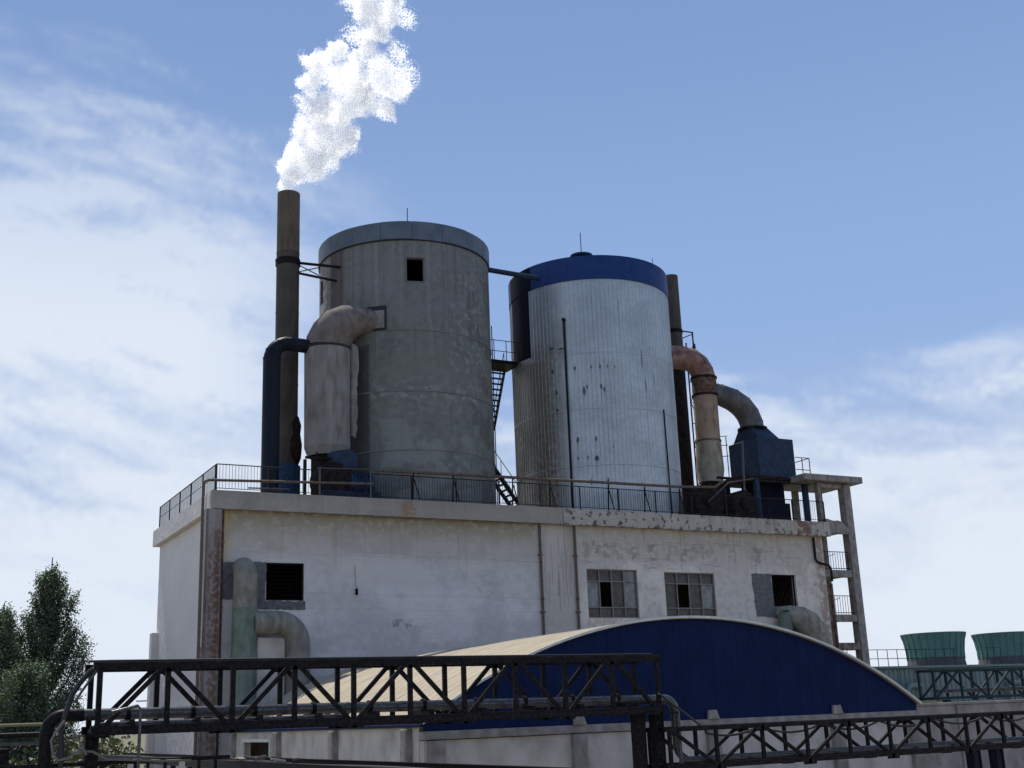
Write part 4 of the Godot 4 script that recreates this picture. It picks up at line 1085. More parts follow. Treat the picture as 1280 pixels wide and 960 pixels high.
	b = B.new(); b.box(Vector3(29.5, 16.3, -2.6), Vector3(1.9, 1.1, 1.2), Basis(), 0.04); b.box(Vector3(29.3, 15.1, -2.2), Vector3(2.4, 1.2, 1.0), Basis(), 0.04)
	part(t, "hopper", b, M.navy_panel)
	b = B.new()
	for y in [17.5, 18.15]: b.bar(Vector3(30.95, y, -1.5), Vector3(31.9, y, -1.5), 0.035, 0.035)
	for x in [31.4, 31.9]: b.bar(Vector3(x, 16.95, -1.5), Vector3(x, 18.15, -1.5), 0.035, 0.035)
	b.bar(Vector3(31.9, 18.15, -1.5), Vector3(31.9, 18.15, -3.6), 0.035, 0.035)
	for y in [18.4, 19.0, 19.5]: b.bar(Vector3(27.4, y, -3.9), Vector3(28.5, y + 0.15, -3.9), 0.035, 0.035)
	for x in [27.4, 27.9, 28.4]: b.bar(Vector3(x, 16.9, -3.9), Vector3(x, 19.6, -3.9), 0.035, 0.035)
	part(t, "guard_rail", b, M.steel_rail)
	# drum fans below
	for i in 2:
		var x: float = [24.6, 26.75][i]
		b = B.new(); b.tube([Vector3(x, 15.35, -1.6), Vector3(x, 15.35, -0.8)], [0.86, 0.86] if i == 0 else [0.7, 0.7], 26)
		b.tube([Vector3(x, 15.35, -0.8), Vector3(x, 15.35, -0.6)], 0.3, 16); b.box(Vector3(x, 14.7, -1.2), Vector3(1.4, 0.4, 0.9))
		single("drum_fan", b, M.rust_dark, ["dark round fan casing at the foot of the silver tank", "smaller dark round fan casing below the cream duct"][i], "fan", "fan casings on the roof")
	b = B.new(); b.tube([Vector3(27.2, 15.1, -0.9), Vector3(26.9, 16.2, -0.9), Vector3(27.3, 18.7, -1.2)], 0.05, 8); b.tube([Vector3(24.3, 15.3, -0.5), Vector3(25.6, 16.3, -0.5), Vector3(27.2, 16.6, -0.5)], 0.045, 8)
	single("steam_line", b, M.pipe_wrap, "thin grey bent lines in front of the cream duct foot", "pipe")

# ------------------------------------------------------------------ steel stair seen between the tanks
func stair_between() -> void:
	var t := thing("steel_stair", "dark steel switchback stair seen in the gap between the tanks", "stair")
	var b := B.new(); b.box(Vector3(15.75, 22.98, -6.35), Vector3(2.3, 0.18, 1.4))
	part(t, "platform", b, M.steel_dark)
	for f in 2:
		# flight: two ends, width direction
		var a := Vector3(16.35, 20.1, -8.5) if f == 0 else Vector3(14.3, 20.0, -7.6)
		var e := Vector3(16.35, 22.95, -7.05) if f == 0 else Vector3(17.5, 15.8, -7.6)
		var side := Vector3.RIGHT * 0.42 if f == 0 else Vector3.BACK * 0.42
		for s in [-1.0, 1.0]:
			b = B.new(); b.bar(a + side * s, e + side * s, 0.06, 0.2)
			part(t, "stringer", b, M.steel_dark)
			b = B.new(); b.bar(a + side * s + Vector3.UP * 1.0, e + side * s + Vector3.UP * 1.0, 0.03, 0.03)
			for k in 4: b.bar(a.lerp(e, k / 3.0) + side * s, a.lerp(e, k / 3.0) + side * s + Vector3.UP, 0.025, 0.025)
			part(t, "handrail", b, M.steel_rail)
		var n := 11 if f == 0 else 16
		for k in n:
			b = B.new()
			var p := a.lerp(e, (k + 0.5) / n)
			b.box(p, Vector3(0.8, 0.04, 0.2) if f == 0 else Vector3(0.2, 0.04, 0.8))
			part(t, "tread", b, M.steel_dark)
	b = B.new(); b.box(Vector3(14.9, 20.0, -8.3), Vector3(2.2, 0.12, 1.0))
	part(t, "landing", b, M.steel_dark)
	for x in [14.8, 15.5, 16.2, 16.75]:
		b = B.new(); b.bar(Vector3(x, 23.0, -5.7), Vector3(x, 24.15, -5.7), 0.03, 0.03)
		part(t, "rail_post", b, M.steel_rail)
	for y in [23.55, 24.12]:
		b = B.new(); b.bar(Vector3(14.6, y, -5.7), Vector3(16.8, y, -5.7), 0.03, 0.03)
		part(t, "handrail", b, M.steel_rail)
	for x in [14.7, 16.8]:
		b = B.new(); b.box(Vector3(x, 18.7, -8.7), Vector3(0.12, 8.5, 0.12))
		part(t, "support_post", b, M.steel_dark)

# ------------------------------------------------------------------ open concrete stair tower at the right end
func stair_tower() -> void:
	var t := thing("stair_tower", "open concrete stair tower with columns and landings at the right end", "stair tower")
	var b: B
	for q in [[33.4, -0.75, 0], [33.4, -2.7, 0], [31.75, -2.7, 0], [31.6, -0.78, 1]]:
		b = B.new()
		if q[2] == 1: b.box(Vector3(q[0], 15.6, q[1]), Vector3(0.2, 2.2, 0.3), Basis(), 0.03)
		else: b.box(Vector3(q[0], 8.3, q[1]), Vector3(0.48 if q[1] > -1.0 else 0.3, 16.6, 0.5 if q[1] > -1.0 else 0.3), Basis(), 0.03)
		part(t, "column", b, M.old_concrete)
	b = B.new(); b.box(Vector3(32.3, 16.86, -1.75), Vector3(3.95, 0.34, 3.1), Basis(), 0.03)
	part(t, "roof_slab", b, M.old_concrete)
	b = B.new(); b.box(Vector3(32.4, 16.54, -0.75), Vector3(1.5, 0.24, 0.26), Basis(), 0.02)
	part(t, "beam", b, M.old_concrete)
	for y in [14.3, 12.02, 9.78, 8.38, 6.1]:
		b = B.new(); b.box(Vector3(32.45, y, -1.75), Vector3(2.3, 0.2, 2.1), Basis(), 0.02)
		part(t, "landing", b, M.old_concrete if y > 10.0 else M.rusty_concrete)
		b = B.new(); b.box(Vector3(32.2, y - 0.06, -0.62), Vector3(1.8, 0.36, 0.24), Basis(), 0.02)
		part(t, "beam", b, M.old_concrete if y > 9.0 else M.rusty_concrete)
	# broken end of the roof edge
	b = B.new(); b.plate(jag([Vector2(31.46, 13.8), Vector2(32.0, 14.0), Vector2(32.9, 13.98), Vector2(33.1, 14.2), Vector2(32.6, 14.6), Vector2(31.46, 14.72)], 0.15, 0.04), Vector3(0, 0, -0.5), Vector3.RIGHT, Vector3.UP, 0.2)
	part(t, "broken_edge", b, M.old_concrete)
	for k in 3:
		var y: float = [12.14, 9.9, 6.22][k]
		var rt: Array = []
		b = B.new()
		for h in [0.95, 0.1]: b.bar(Vector3(31.3, y + h, -0.66), Vector3(33.12, y + h, -0.66), 0.035, 0.035)
		b.bar(Vector3(31.3, y + 0.55, -0.66), Vector3(32.2, y + 0.85, -0.66), 0.025, 0.025)
		var rail := part(t, "railing", b, M.steel_rail)
		for i in 11:
			b = B.new(); b.bar(Vector3(31.35 + i * 0.17, y, -0.66), Vector3(31.35 + i * 0.17, y + 0.95, -0.66), 0.018, 0.018)
			part(rail, "baluster", b, M.steel_rail)

# ------------------------------------------------------------------ arched warehouse
func warehouse() -> void:
	var t := thing("arched_warehouse", "low warehouse with a navy blue arched gable and cream roof", "warehouse")
	var x0 := 0.45; var x1 := 16.5; var z0 := 2.0; var z1 := 18.88; var ye := 5.46; var ya := 7.92
	var half := (x1 - x0) * 0.5; var cx := (x0 + x1) * 0.5; var rise := ya - ye
	var R := (half * half + rise * rise) / (2.0 * rise)
	var Y := func(x: float) -> float: return ya - R + sqrt(maxf(0.0, R * R - (x - cx) * (x - cx)))
	var b: B
	# roof sheets from eave to eave, each with two standing edges
	var ns := 17
	for i in ns:
		var za := lerpf(z0 - 0.2, z1 + 0.12, float(i) / ns) + 0.012; var zb := lerpf(z0 - 0.2, z1 + 0.12, float(i + 1) / ns) - 0.012
		b = B.new()
		var m := 36
		var lift := 0.05 + rng.randf_range(0.0, 0.012)
		for k in m:
			var xa := lerpf(x0 - 0.08, x1 + 0.08, float(k) / m); var xb := lerpf(x0 - 0.08, x1 + 0.08, float(k + 1) / m)
			var yA: float = Y.call(xa) + lift; var yB: float = Y.call(xb) + lift
			var na := Vector3(xa - cx, yA - (ya - R), 0).normalized(); var nb := Vector3(xb - cx, yB - (ya - R), 0).normalized()
			b.quadn(Vector3(xa, yA, za), Vector3(xb, yB, za), Vector3(xb, yB, zb), Vector3(xa, yA, zb), na, nb, nb, na)
			b.quadn(Vector3(xa, yA - 0.05, za), Vector3(xb, yB - 0.05, za), Vector3(xb, yB - 0.05, zb), Vector3(xa, yA - 0.05, zb), -na, -nb, -nb, -na)
			for e in [za, zb]:
				b.quad(Vector3(xa, yA - 0.05, e), Vector3(xb, yB - 0.05, e), Vector3(xb, yB, e), Vector3(xa, yA, e), Vector3(0, 0, -1 if e == za else 1))
			for f in [0.0, 0.5]:
				var ze := lerpf(za, zb, f) + 0.02
				b.quadn(Vector3(xa, yA, ze - 0.022), Vector3(xb, yB, ze - 0.022), Vector3(xb, yB + 0.009, ze), Vector3(xa, yA + 0.009, ze), Vector3(0, 0.9, -0.43), Vector3(0, 0.9, -0.43), Vector3(0, 0.9, -0.43), Vector3(0, 0.9, -0.43))
				b.quadn(Vector3(xa, yA + 0.009, ze), Vector3(xb, yB + 0.009, ze), Vector3(xb, yB, ze + 0.022), Vector3(xa, yA, ze + 0.022), Vector3(0, 0.9, 0.43), Vector3(0, 0.9, 0.43), Vector3(0, 0.9, 0.43), Vector3(0, 0.9, 0.43))
		part(t, "roof_sheet", b, M.roof_cream)
	# gable cladding strips front and back
	for gi in 2:
		var z := z1 if gi == 0 else z0
		var sg := 1.0 if gi == 0 else -1.0
		var ng := 19
		for i in ng:
			var xa := lerpf(x0, x1, float(i) / ng) + 0.0015; var xb := lerpf(x0, x1, float(i + 1) / ng) - 0.0015
			var poly := PackedVector2Array()
			var yb := 5.26
			poly.append(Vector2(xa, yb)); poly.append(Vector2(xb, yb))
			for k in 5:
				var x := lerpf(xb, xa, k / 4.0)
				poly.append(Vector2(x, maxf(Y.call(x), 5.3)))
			b = B.new(); b.plate(poly, Vector3(0, 0, z - sg * 0.02), Vector3.RIGHT if gi == 0 else Vector3.RIGHT, Vector3.UP, 0.028 + 0.002 * (i % 2))
			if gi == 0:
				for f in [0.25, 0.75]:
					var x := lerpf(xa, xb, f)
					b.bar(Vector3(x, yb, z + 0.004), Vector3(x, Y.call(x) - 0.02, z + 0.004), 0.016, 0.016, Vector3(1, 0, 1).normalized())
			part(t, "gable_sheet", b, M.navy)
	# pale trim along the arch
	b = B.new()
	for k in 40:
		var xa := lerpf(x0 - 0.08, x1 + 0.08, k / 40.0); var xb := lerpf(x0 - 0.08, x1 + 0.08, (k + 1) / 40.0)
		b.bar(Vector3(xa, Y.call(xa) + 0.05, z1 + 0.14), Vector3(xb, Y.call(xb) + 0.05, z1 + 0.14), 0.03, 0.06)
	part(t, "verge_trim", b, M.trim_white)
	b = B.new(); b.box(Vector3(cx, 5.16, z1 - 0.12), Vector3(x1 - x0 + 0.02, 0.2, 0.36), Basis(), 0.015)
	part(t, "ring_beam", b, M.concrete)
	b = B.new(); b.box(Vector3(cx, 2.52, z1 - 0.16), Vector3(x1 - x0 - 0.02, 5.04, 0.24))
	part(t, "front_wall", b, M.wall_white)
	b = B.new(); b.wall(Vector3(x0, 0, z0), Vector3.BACK, Vector3.UP, z1 - z0 - 0.3, 5.38, [[1.4, 3.6, 4.6, 5.1]], 0.24)
	part(t, "side_wall", b, M.wall_white)
	b = B.new(); b.wall(Vector3(x1, 0, z1 - 0.3), Vector3.FORWARD, Vector3.UP, z1 - z0 - 0.3, 5.38, [], 0.24)
	part(t, "side_wall", b, M.wall_white)
	b = B.new(); b.box(Vector3(cx, 2.65, z0 + 0.13), Vector3(x1 - x0 - 0.5, 5.3, 0.24))
	part(t, "back_wall", b, M.wall_white)
	b = B.new()
	for y in [3.62, 5.08]: b.box(Vector3(x0 - 0.02, y, z0 + 3.0), Vector3(0.1, 0.1, 3.3))
	for z in [1.42, 4.58]: b.box(Vector3(x0 - 0.02, 4.35, z0 + z), Vector3(0.09, 1.5, 0.09))
	part(t, "window", b, M.trim_white)
	for z in [z0 + 0.25, 7.5, 12.75, 18.0]:
		b = B.new(); b.box(Vector3(x0 - 0.09, 2.66, z), Vector3(0.2, 5.32, 0.34), Basis(), 0.015)
		part(t, "pilaster", b, M.concrete)
	for x in [x0 + 0.3, 4.7, 8.9, 13.3, x1 - 0.2]:
		b = B.new(); b.box(Vector3(x, 2.52, z1 + 0.02), Vector3(0.4, 5.04, 0.22), Basis(), 0.015)
		if x > 1.0 and x < 16.0:
			b.plate(PackedVector2Array([Vector2(x - 0.17, 5.262), Vector2(x + 0.21, 5.262), Vector2(x + 0.12, 5.50), Vector2(x - 0.13, 5.50)]), Vector3(0, 0, z1 + 0.035), Vector3.RIGHT, Vector3.UP, 0.08)
		part(t, "pilaster", b, M.concrete)
	b = B.new(); b.box(Vector3(x0 - 0.08, 5.40, (z0 + z1) * 0.5), Vector3(0.1, 0.08, z1 - z0 + 0.2), Basis(), 0.01)
	part(t, "gutter", b, M.navy)
	# plain wall to the right of the warehouse, with a yellow sheet lying on it
	b = B.new(); b.box(Vector3(40, 2.66, 8.0), Vector3(46, 5.32, 0.3), Basis(), 0.02)
	var wl := thing("boundary_wall", "grey concrete wall right of the blue gable, in front of the cooling tower", "wall")
	part(wl, "panel_wall", b, M.wall_grey)
	b = B.new(); b.box(Vector3(40, 5.38, 8.0), Vector3(46, 0.12, 0.42), Basis(), 0.02)
	part(wl, "coping", b, M.wall_grey)
	for i in 8:
		b = B.new(); b.box(Vector3(20.0 + i * 5.0, 2.66, 8.18), Vector3(0.4, 5.3, 0.12), Basis(), 0.02)
		part(wl, "pier", b, M.wall_grey)
	b = B.new(); b.plate(PackedVector2Array([Vector2(26.0, 0.0), Vector2(29.2, 0.0), Vector2(29.0, 0.07), Vector2(27.8, 0.10), Vector2(26.6, 0.22), Vector2(26.1, 0.25)]), Vector3(0, 5.44, 7.9), Vector3.RIGHT, Vector3.UP, 0.2)
	single("yellow_sheet", b, M.yellow, "crumpled yellow sheet lying on top of the grey boundary wall", "sheet")

# ------------------------------------------------------------------ cooling tower
func cooling() -> void:
	var t := thing("cooling_tower", "teal cooling tower with two flared fan stacks behind the wall", "cooling tower")
	var b: B
	var x0 := 35.0; var x1 := 69.0
	b = B.new(); b.box(Vector3((x0 + x1) * 0.5, 3.7, -11.6), Vector3(x1 - x0, 7.4, 11.0))
	part(t, "casing", b, M.teal_casing)
	for i in 28:
		var xa := x0 + (x1 - x0) * i / 28.0
		b = B.new(); b.box(Vector3(xa + 0.607, 3.68, -6.06), Vector3(1.19, 7.3, 0.05), Basis(Vector3.UP, rng.randf_range(-0.012, 0.012)))
		for f in [0.1, 0.4, 0.7, 1.0]: b.box(Vector3(xa + f * 1.15, 3.68, -6.02), Vector3(0.05, 7.28, 0.04))
		part(t, "casing_sheet", b, M.teal_casing)
	b = B.new(); b.box(Vector3((x0 + x1) * 0.5, 7.45, -11.6), Vector3(x1 - x0 + 0.4, 0.12, 11.5))
	part(t, "deck", b, M.teal_casing)
	var spots := [Vector3(48.6, 7.5, -10.2), Vector3(55.0, 7.5, -10.2), Vector3(61.4, 7.5, -10.2)]
	for s in 3:
		var prof := [[1.82, 0.0], [1.74, 0.45], [1.72, 0.66]]
		b = B.new(); b.lathe(spots[s], prof, 48)
		var fs := part(t, "fan_stack", b, M.stack_skirt)
		for i in 24:
			b = B.new()
			var a0 := TAU * i / 24.0 + 0.006; var a1 := TAU * (i + 1) / 24.0 - 0.006
			b.lathe(spots[s], [[1.72, 0.5], [1.72, 0.8], [1.76, 1.25], [1.84, 1.7], [1.97, 2.12]], 3, a0, a1)
			b.lathe(spots[s], [[1.97, 2.12], [1.91, 2.12], [1.74, 1.5], [1.66, 0.9]], 3, a0, a1)
			for q in [[1.72, 0.5, 1.735, 1.0], [1.735, 1.0, 1.84, 1.7], [1.84, 1.7, 1.97, 2.1]]:
				b.bar(ang(spots[s], q[0] + 0.015, a0, spots[s].y + q[1]), ang(spots[s], q[2] + 0.015, a0, spots[s].y + q[3]), 0.05, 0.05)
			part(fs, "stack_panel", b, M.teal_panel)
		b = B.new(); b.lathe(spots[s], [[1.94, 2.09], [2.0, 2.09], [2.0, 2.14], [1.92, 2.14]], 48)
		part(fs, "rim", b, M.teal_casing)
	b = B.new()
	for y in [7.95, 8.45]: b.bar(Vector3(x0, y, -6.2), Vector3(46.0, y, -6.2), 0.035, 0.035)
	for i in 15: b.bar(Vector3(x0 + 0.2 + i * 0.76, 7.5, -6.2), Vector3(x0 + 0.2 + i * 0.76, 8.45, -6.2), 0.03, 0.03)
	for y in [7.95, 8.6]: b.bar(Vector3(50.6, y, -8.0), Vector3(51.8, y, -8.0), 0.03, 0.03)
	for i in 3: b.bar(Vector3(50.6 + i * 0.6, 7.5, -8.0), Vector3(50.8 + i * 0.6, 8.6, -8.0), 0.03, 0.03)
	part(t, "deck_railing", b, M.steel_rail)
	for i in 2:
		var px: float = [41.1, 49.5][i]
		b = B.new(); b.tube([Vector3(px, 0, -5.6), Vector3(px, 5.9, -5.6), Vector3(px + 0.1, 6.25, -5.6), Vector3(px + 0.35, 6.42, -5.65), Vector3(px + 1.4, 6.42, -5.9)], 0.16, 12)
		single("riser_pipe", b, M.teal_casing, ["pale bent riser pipe at the left end of the teal cooling tower", "bent riser pipe on the cooling tower behind the small truss"][i], "pipe", "riser pipes of the cooling tower")

# ------------------------------------------------------------------ pipe bridges
func truss(t: Node3D, xs: Array, yb: float, yt: float, zn: float, zf: float, cw: float, ch: float, mw: float, m: Material, flip := false, hb := 0.17) -> void:
	var b: B
	var x0: float = xs[0] - 0.12; var x1: float = xs[-1] + 0.12
	for z in [zn, zf]:
		for y in [yb, yt]:
			var hh := hb if y == yb else ch
			b = B.new(); b.box(Vector3((x0 + x1) * 0.5, y, z), Vector3(x1 - x0, hh, cw), Basis(), 0.01)
			# upper flange lip of the channel
			b.box(Vector3((x0 + x1) * 0.5, y + hh * 0.5 - 0.008, z - (0.05 if z == zn else -0.05)), Vector3(x1 - x0 - 0.02, 0.014, cw))
			part(t, "chord", b, m)
		for i in xs.size():
			b = B.new(); b.box(Vector3(xs[i], (yb + yt) * 0.5, z), Vector3(mw, yt - yb - ch * 0.98, mw * 0.9), Basis(), 0.008)
			part(t, "post", b, m)
		for i in xs.size() - 1:
			var up: bool = (i % 2 == 0) != flip
			var p := Vector3(xs[i] + 0.05, yb if up else yt, z - 0.012); var q := Vector3(xs[i + 1] - 0.05, yt if up else yb, z - 0.012)
			b = B.new(); b.bar(p, q, mw * 0.8, mw * 0.9, Vector3.UP, 0.006)
			part(t, "diagonal", b, m)
			# gusset plates where the diagonal meets the chords
			for e in [p, q]:
				b = B.new(); b.box(e + Vector3(0.03 if e == p else -0.03, 0.07 if e.y == yb else -0.06, 0.05), Vector3(0.24, 0.13, 0.01))
				part(t, "gusset_plate", b, m)
	for i in xs.size():
		for y in [yb, yt]:
			b = B.new(); b.box(Vector3(xs[i], y, (zn + zf) * 0.5), Vector3(mw * 0.8, mw * 0.8, zn - zf - cw))
			part(t, "crosspiece", b, m)

func trusses() -> void:
	var xs := []
	for i in 11: xs.append(-7.7 + 1.21 * i)
	var t := thing("pipe_bridge", "long black steel truss pipe bridge crossing in front of the warehouse", "pipe bridge", Vector3.ZERO, "steel truss pipe bridges")
	truss(t, xs, 5.55, 6.68, 23.0, 22.05, 0.09, 0.14, 0.095, M.steel_dark)
	var b := B.new(); b.tube([Vector3(-7.9, 6.765, 22.97), Vector3(-7.5, 6.77, 22.97), Vector3(-4.4, 6.77, 22.97), Vector3(4.3, 6.77, 22.97)], 0.022, 6)
	single("conduit", b, M.cable, "black cable lying along the top of the long pipe bridge", "cable")
	# insulated line through both bridges
	t = thing("insulated_line", "grey wrapped pipe running inside the long bridge then dropping right", "pipe")
	var path := [Vector3(-7.9, 5.84, 22.55), Vector3(4.85, 5.78, 22.55)]
	path.append_array(arc(Vector3(4.85, 5.5, 22.55), Vector3.UP, Vector3.RIGHT, 0.28, 0.15, PI / 2, 6))
	path.append(Vector3(5.13, 4.75, 22.55))
	path.append_array(arc(Vector3(5.4, 4.7, 22.55), Vector3.LEFT, Vector3.DOWN, 0.27, 0.15, PI / 2, 6))
	path.append(Vector3(22.0, 4.43, 22.55))
	var rr := []
	for i in path.size(): rr.append(0.105 if i < 8 else lerpf(0.105, 0.065, clampf((i - 8) / 5.0, 0, 1)))
	b = B.new(); b.tube(path, rr, 16)
	part(t, "pipe_run", b, M.pipe_wrap)
	for i in 10:
		b = B.new()
		var x := -7.1 + i * 1.21 * 0.98
		b.box(Vector3(x, 5.68, 22.55), Vector3(0.1, 0.1, 0.9)); b.tube([Vector3(x - 0.04, 5.83, 22.55), Vector3(x + 0.04, 5.83, 22.55)], 0.118, 16)
		part(t, "saddle", b, M.steel_dark)
	b = B.new(); b.tube([Vector3(-7.7, 5.66, 22.8), Vector3(-3.0, 5.66, 22.8)], 0.04, 8)
	single("conduit", b, M.pipe_wrap, "thin grey conduit low inside the left end of the long bridge", "pipe")
	# left end: line bends down
	b = B.new()
	path = [Vector3(-7.88, 5.84, 22.55), Vector3(-8.2, 5.84, 22.55)]
	path.append_array(arc(Vector3(-8.2, 5.54, 22.55), Vector3.UP, Vector3.LEFT, 0.3, 0.15, PI / 2, 7))
	path.append(Vector3(-8.5, 0.0, 22.55))
	b.tube(path, 0.115, 16)
	single("elbow_pipe", b, M.steel_dark, "dark pipe bending down to the ground at the left end of the bridge", "pipe")
	# support columns
	for i in 3:
		var x: float = [-7.72, 4.12, 4.62][i]
		t = thing("support_column", ["dark steel column under the left end of the long bridge", "left one of the paired dark columns where the long bridge ends", "right one of the paired dark columns where the long bridge ends"][i], "column", Vector3.ZERO, "columns of the pipe bridges")
		b = B.new()
		for s in [-1.0, 1.0]: b.box(Vector3(x + s * 0.105, 2.74, 22.52), Vector3(0.025, 5.46, 0.26))
		b.box(Vector3(x, 2.74, 22.52), Vector3(0.19, 5.46, 0.03))
		b.box(Vector3(x, 2.74, 22.63), Vector3(0.19, 5.46, 0.02))
		part(t, "shaft", b, M.steel_dark)
		b = B.new(); b.box(Vector3(x, 5.475, 22.52), Vector3(0.42, 0.04, 1.2))
		part(t, "cap_plate", b, M.steel_dark)
		b = B.new(); b.box(Vector3(x, 0.02, 22.52), Vector3(0.5, 0.03, 0.5))
		part(t, "base_plate", b, M.steel_dark)
	b = B.new(); b.tube([Vector3(5.0, 5.5, 22.85), Vector3(5.0, 5.0, 22.85), Vector3(4.98, 0.0, 22.85)], 0.045, 8)
	single("conduit", b, M.pipe_wrap, "pale thin conduit dropping beside the paired columns", "pipe")
	# lower right bridge
	xs = [4.62]
	for i in 12: xs.append(5.91 + 1.336 * i)
	t = thing("pipe_bridge", "lower rusty black truss pipe bridge running off the right edge", "pipe bridge", Vector3.ZERO, "steel truss pipe bridges")
	truss(t, xs, 4.30, 5.11, 23.0, 22.2, 0.08, 0.10, 0.085, M.steel_dark, true, 0.13)
	for i in 2:
		var x: float = [14.5, 15.35][i]
		t = thing("support_column", ["left blue black column under the lower right bridge", "right blue black column under the lower right bridge"][i], "column", Vector3.ZERO, "columns of the pipe bridges")
		b = B.new()
		for s in [-1.0, 1.0]: b.box(Vector3(x + s * 0.115, 2.12, 22.6), Vector3(0.03, 4.22, 0.28))
		b.box(Vector3(x, 2.12, 22.6), Vector3(0.2, 4.22, 0.2))
		part(t, "shaft", b, M.blue_pipe)
		b = B.new(); b.box(Vector3(x, 0.02, 22.6), Vector3(0.5, 0.03, 0.5))
		part(t, "base_plate", b, M.steel_dark)
	# sagging cable along the right bridge
	path = [Vector3(4.35, 5.9, 23.08), Vector3(5.1, 5.4, 23.08), Vector3(5.6, 5.1, 23.0)]
	for i in 7:
		var xa := 5.6 + i * 1.9
		for k in 6:
			var f := (k + 1) / 6.0
			path.append(Vector3(xa + 1.9 * f, 5.08 - 0.17 * (1.0 - pow(2.0 * f - 1.0, 2.0)), 22.62))
	b = B.new(); b.tube(path, 0.028, 6)
	single("sagging_cable", b, M.cable, "black cable sagging inside the top of the lower right bridge", "cable")
	# small far bridge on the wall
	xs = []
	for i in 8: xs.append(32.05 + 1.74 * i)
	t = thing("pipe_bridge", "small teal truss pipe bridge standing on the far boundary wall", "pipe bridge", Vector3.ZERO, "steel truss pipe bridges")
	truss(t, xs, 5.62, 6.86, 5.0, 4.1, 0.09, 0.12, 0.1, M.steel_teal, false, 0.12)
	b = B.new(); b.tube([Vector3(32.6, 5.95, 4.55), Vector3(46.0, 5.95, 4.55)], 0.09, 12)
	single("insulated_line", b, M.pipe_wrap, "grey wrapped pipe inside the small far teal bridge", "pipe")
	for x in [33.2, 40.0, 44.0]:
		b = B.new(); b.box(Vector3(x, 2.77, 4.55), Vector3(0.3, 5.54, 0.3), Basis(), 0.02)
		single("support_column", b, M.steel_teal, "teal post carrying the small far bridge, %s" % {33.2: "at its left end", 40.0: "at its middle", 44.0: "at its right end"}[x], "column", "columns of the pipe bridges")

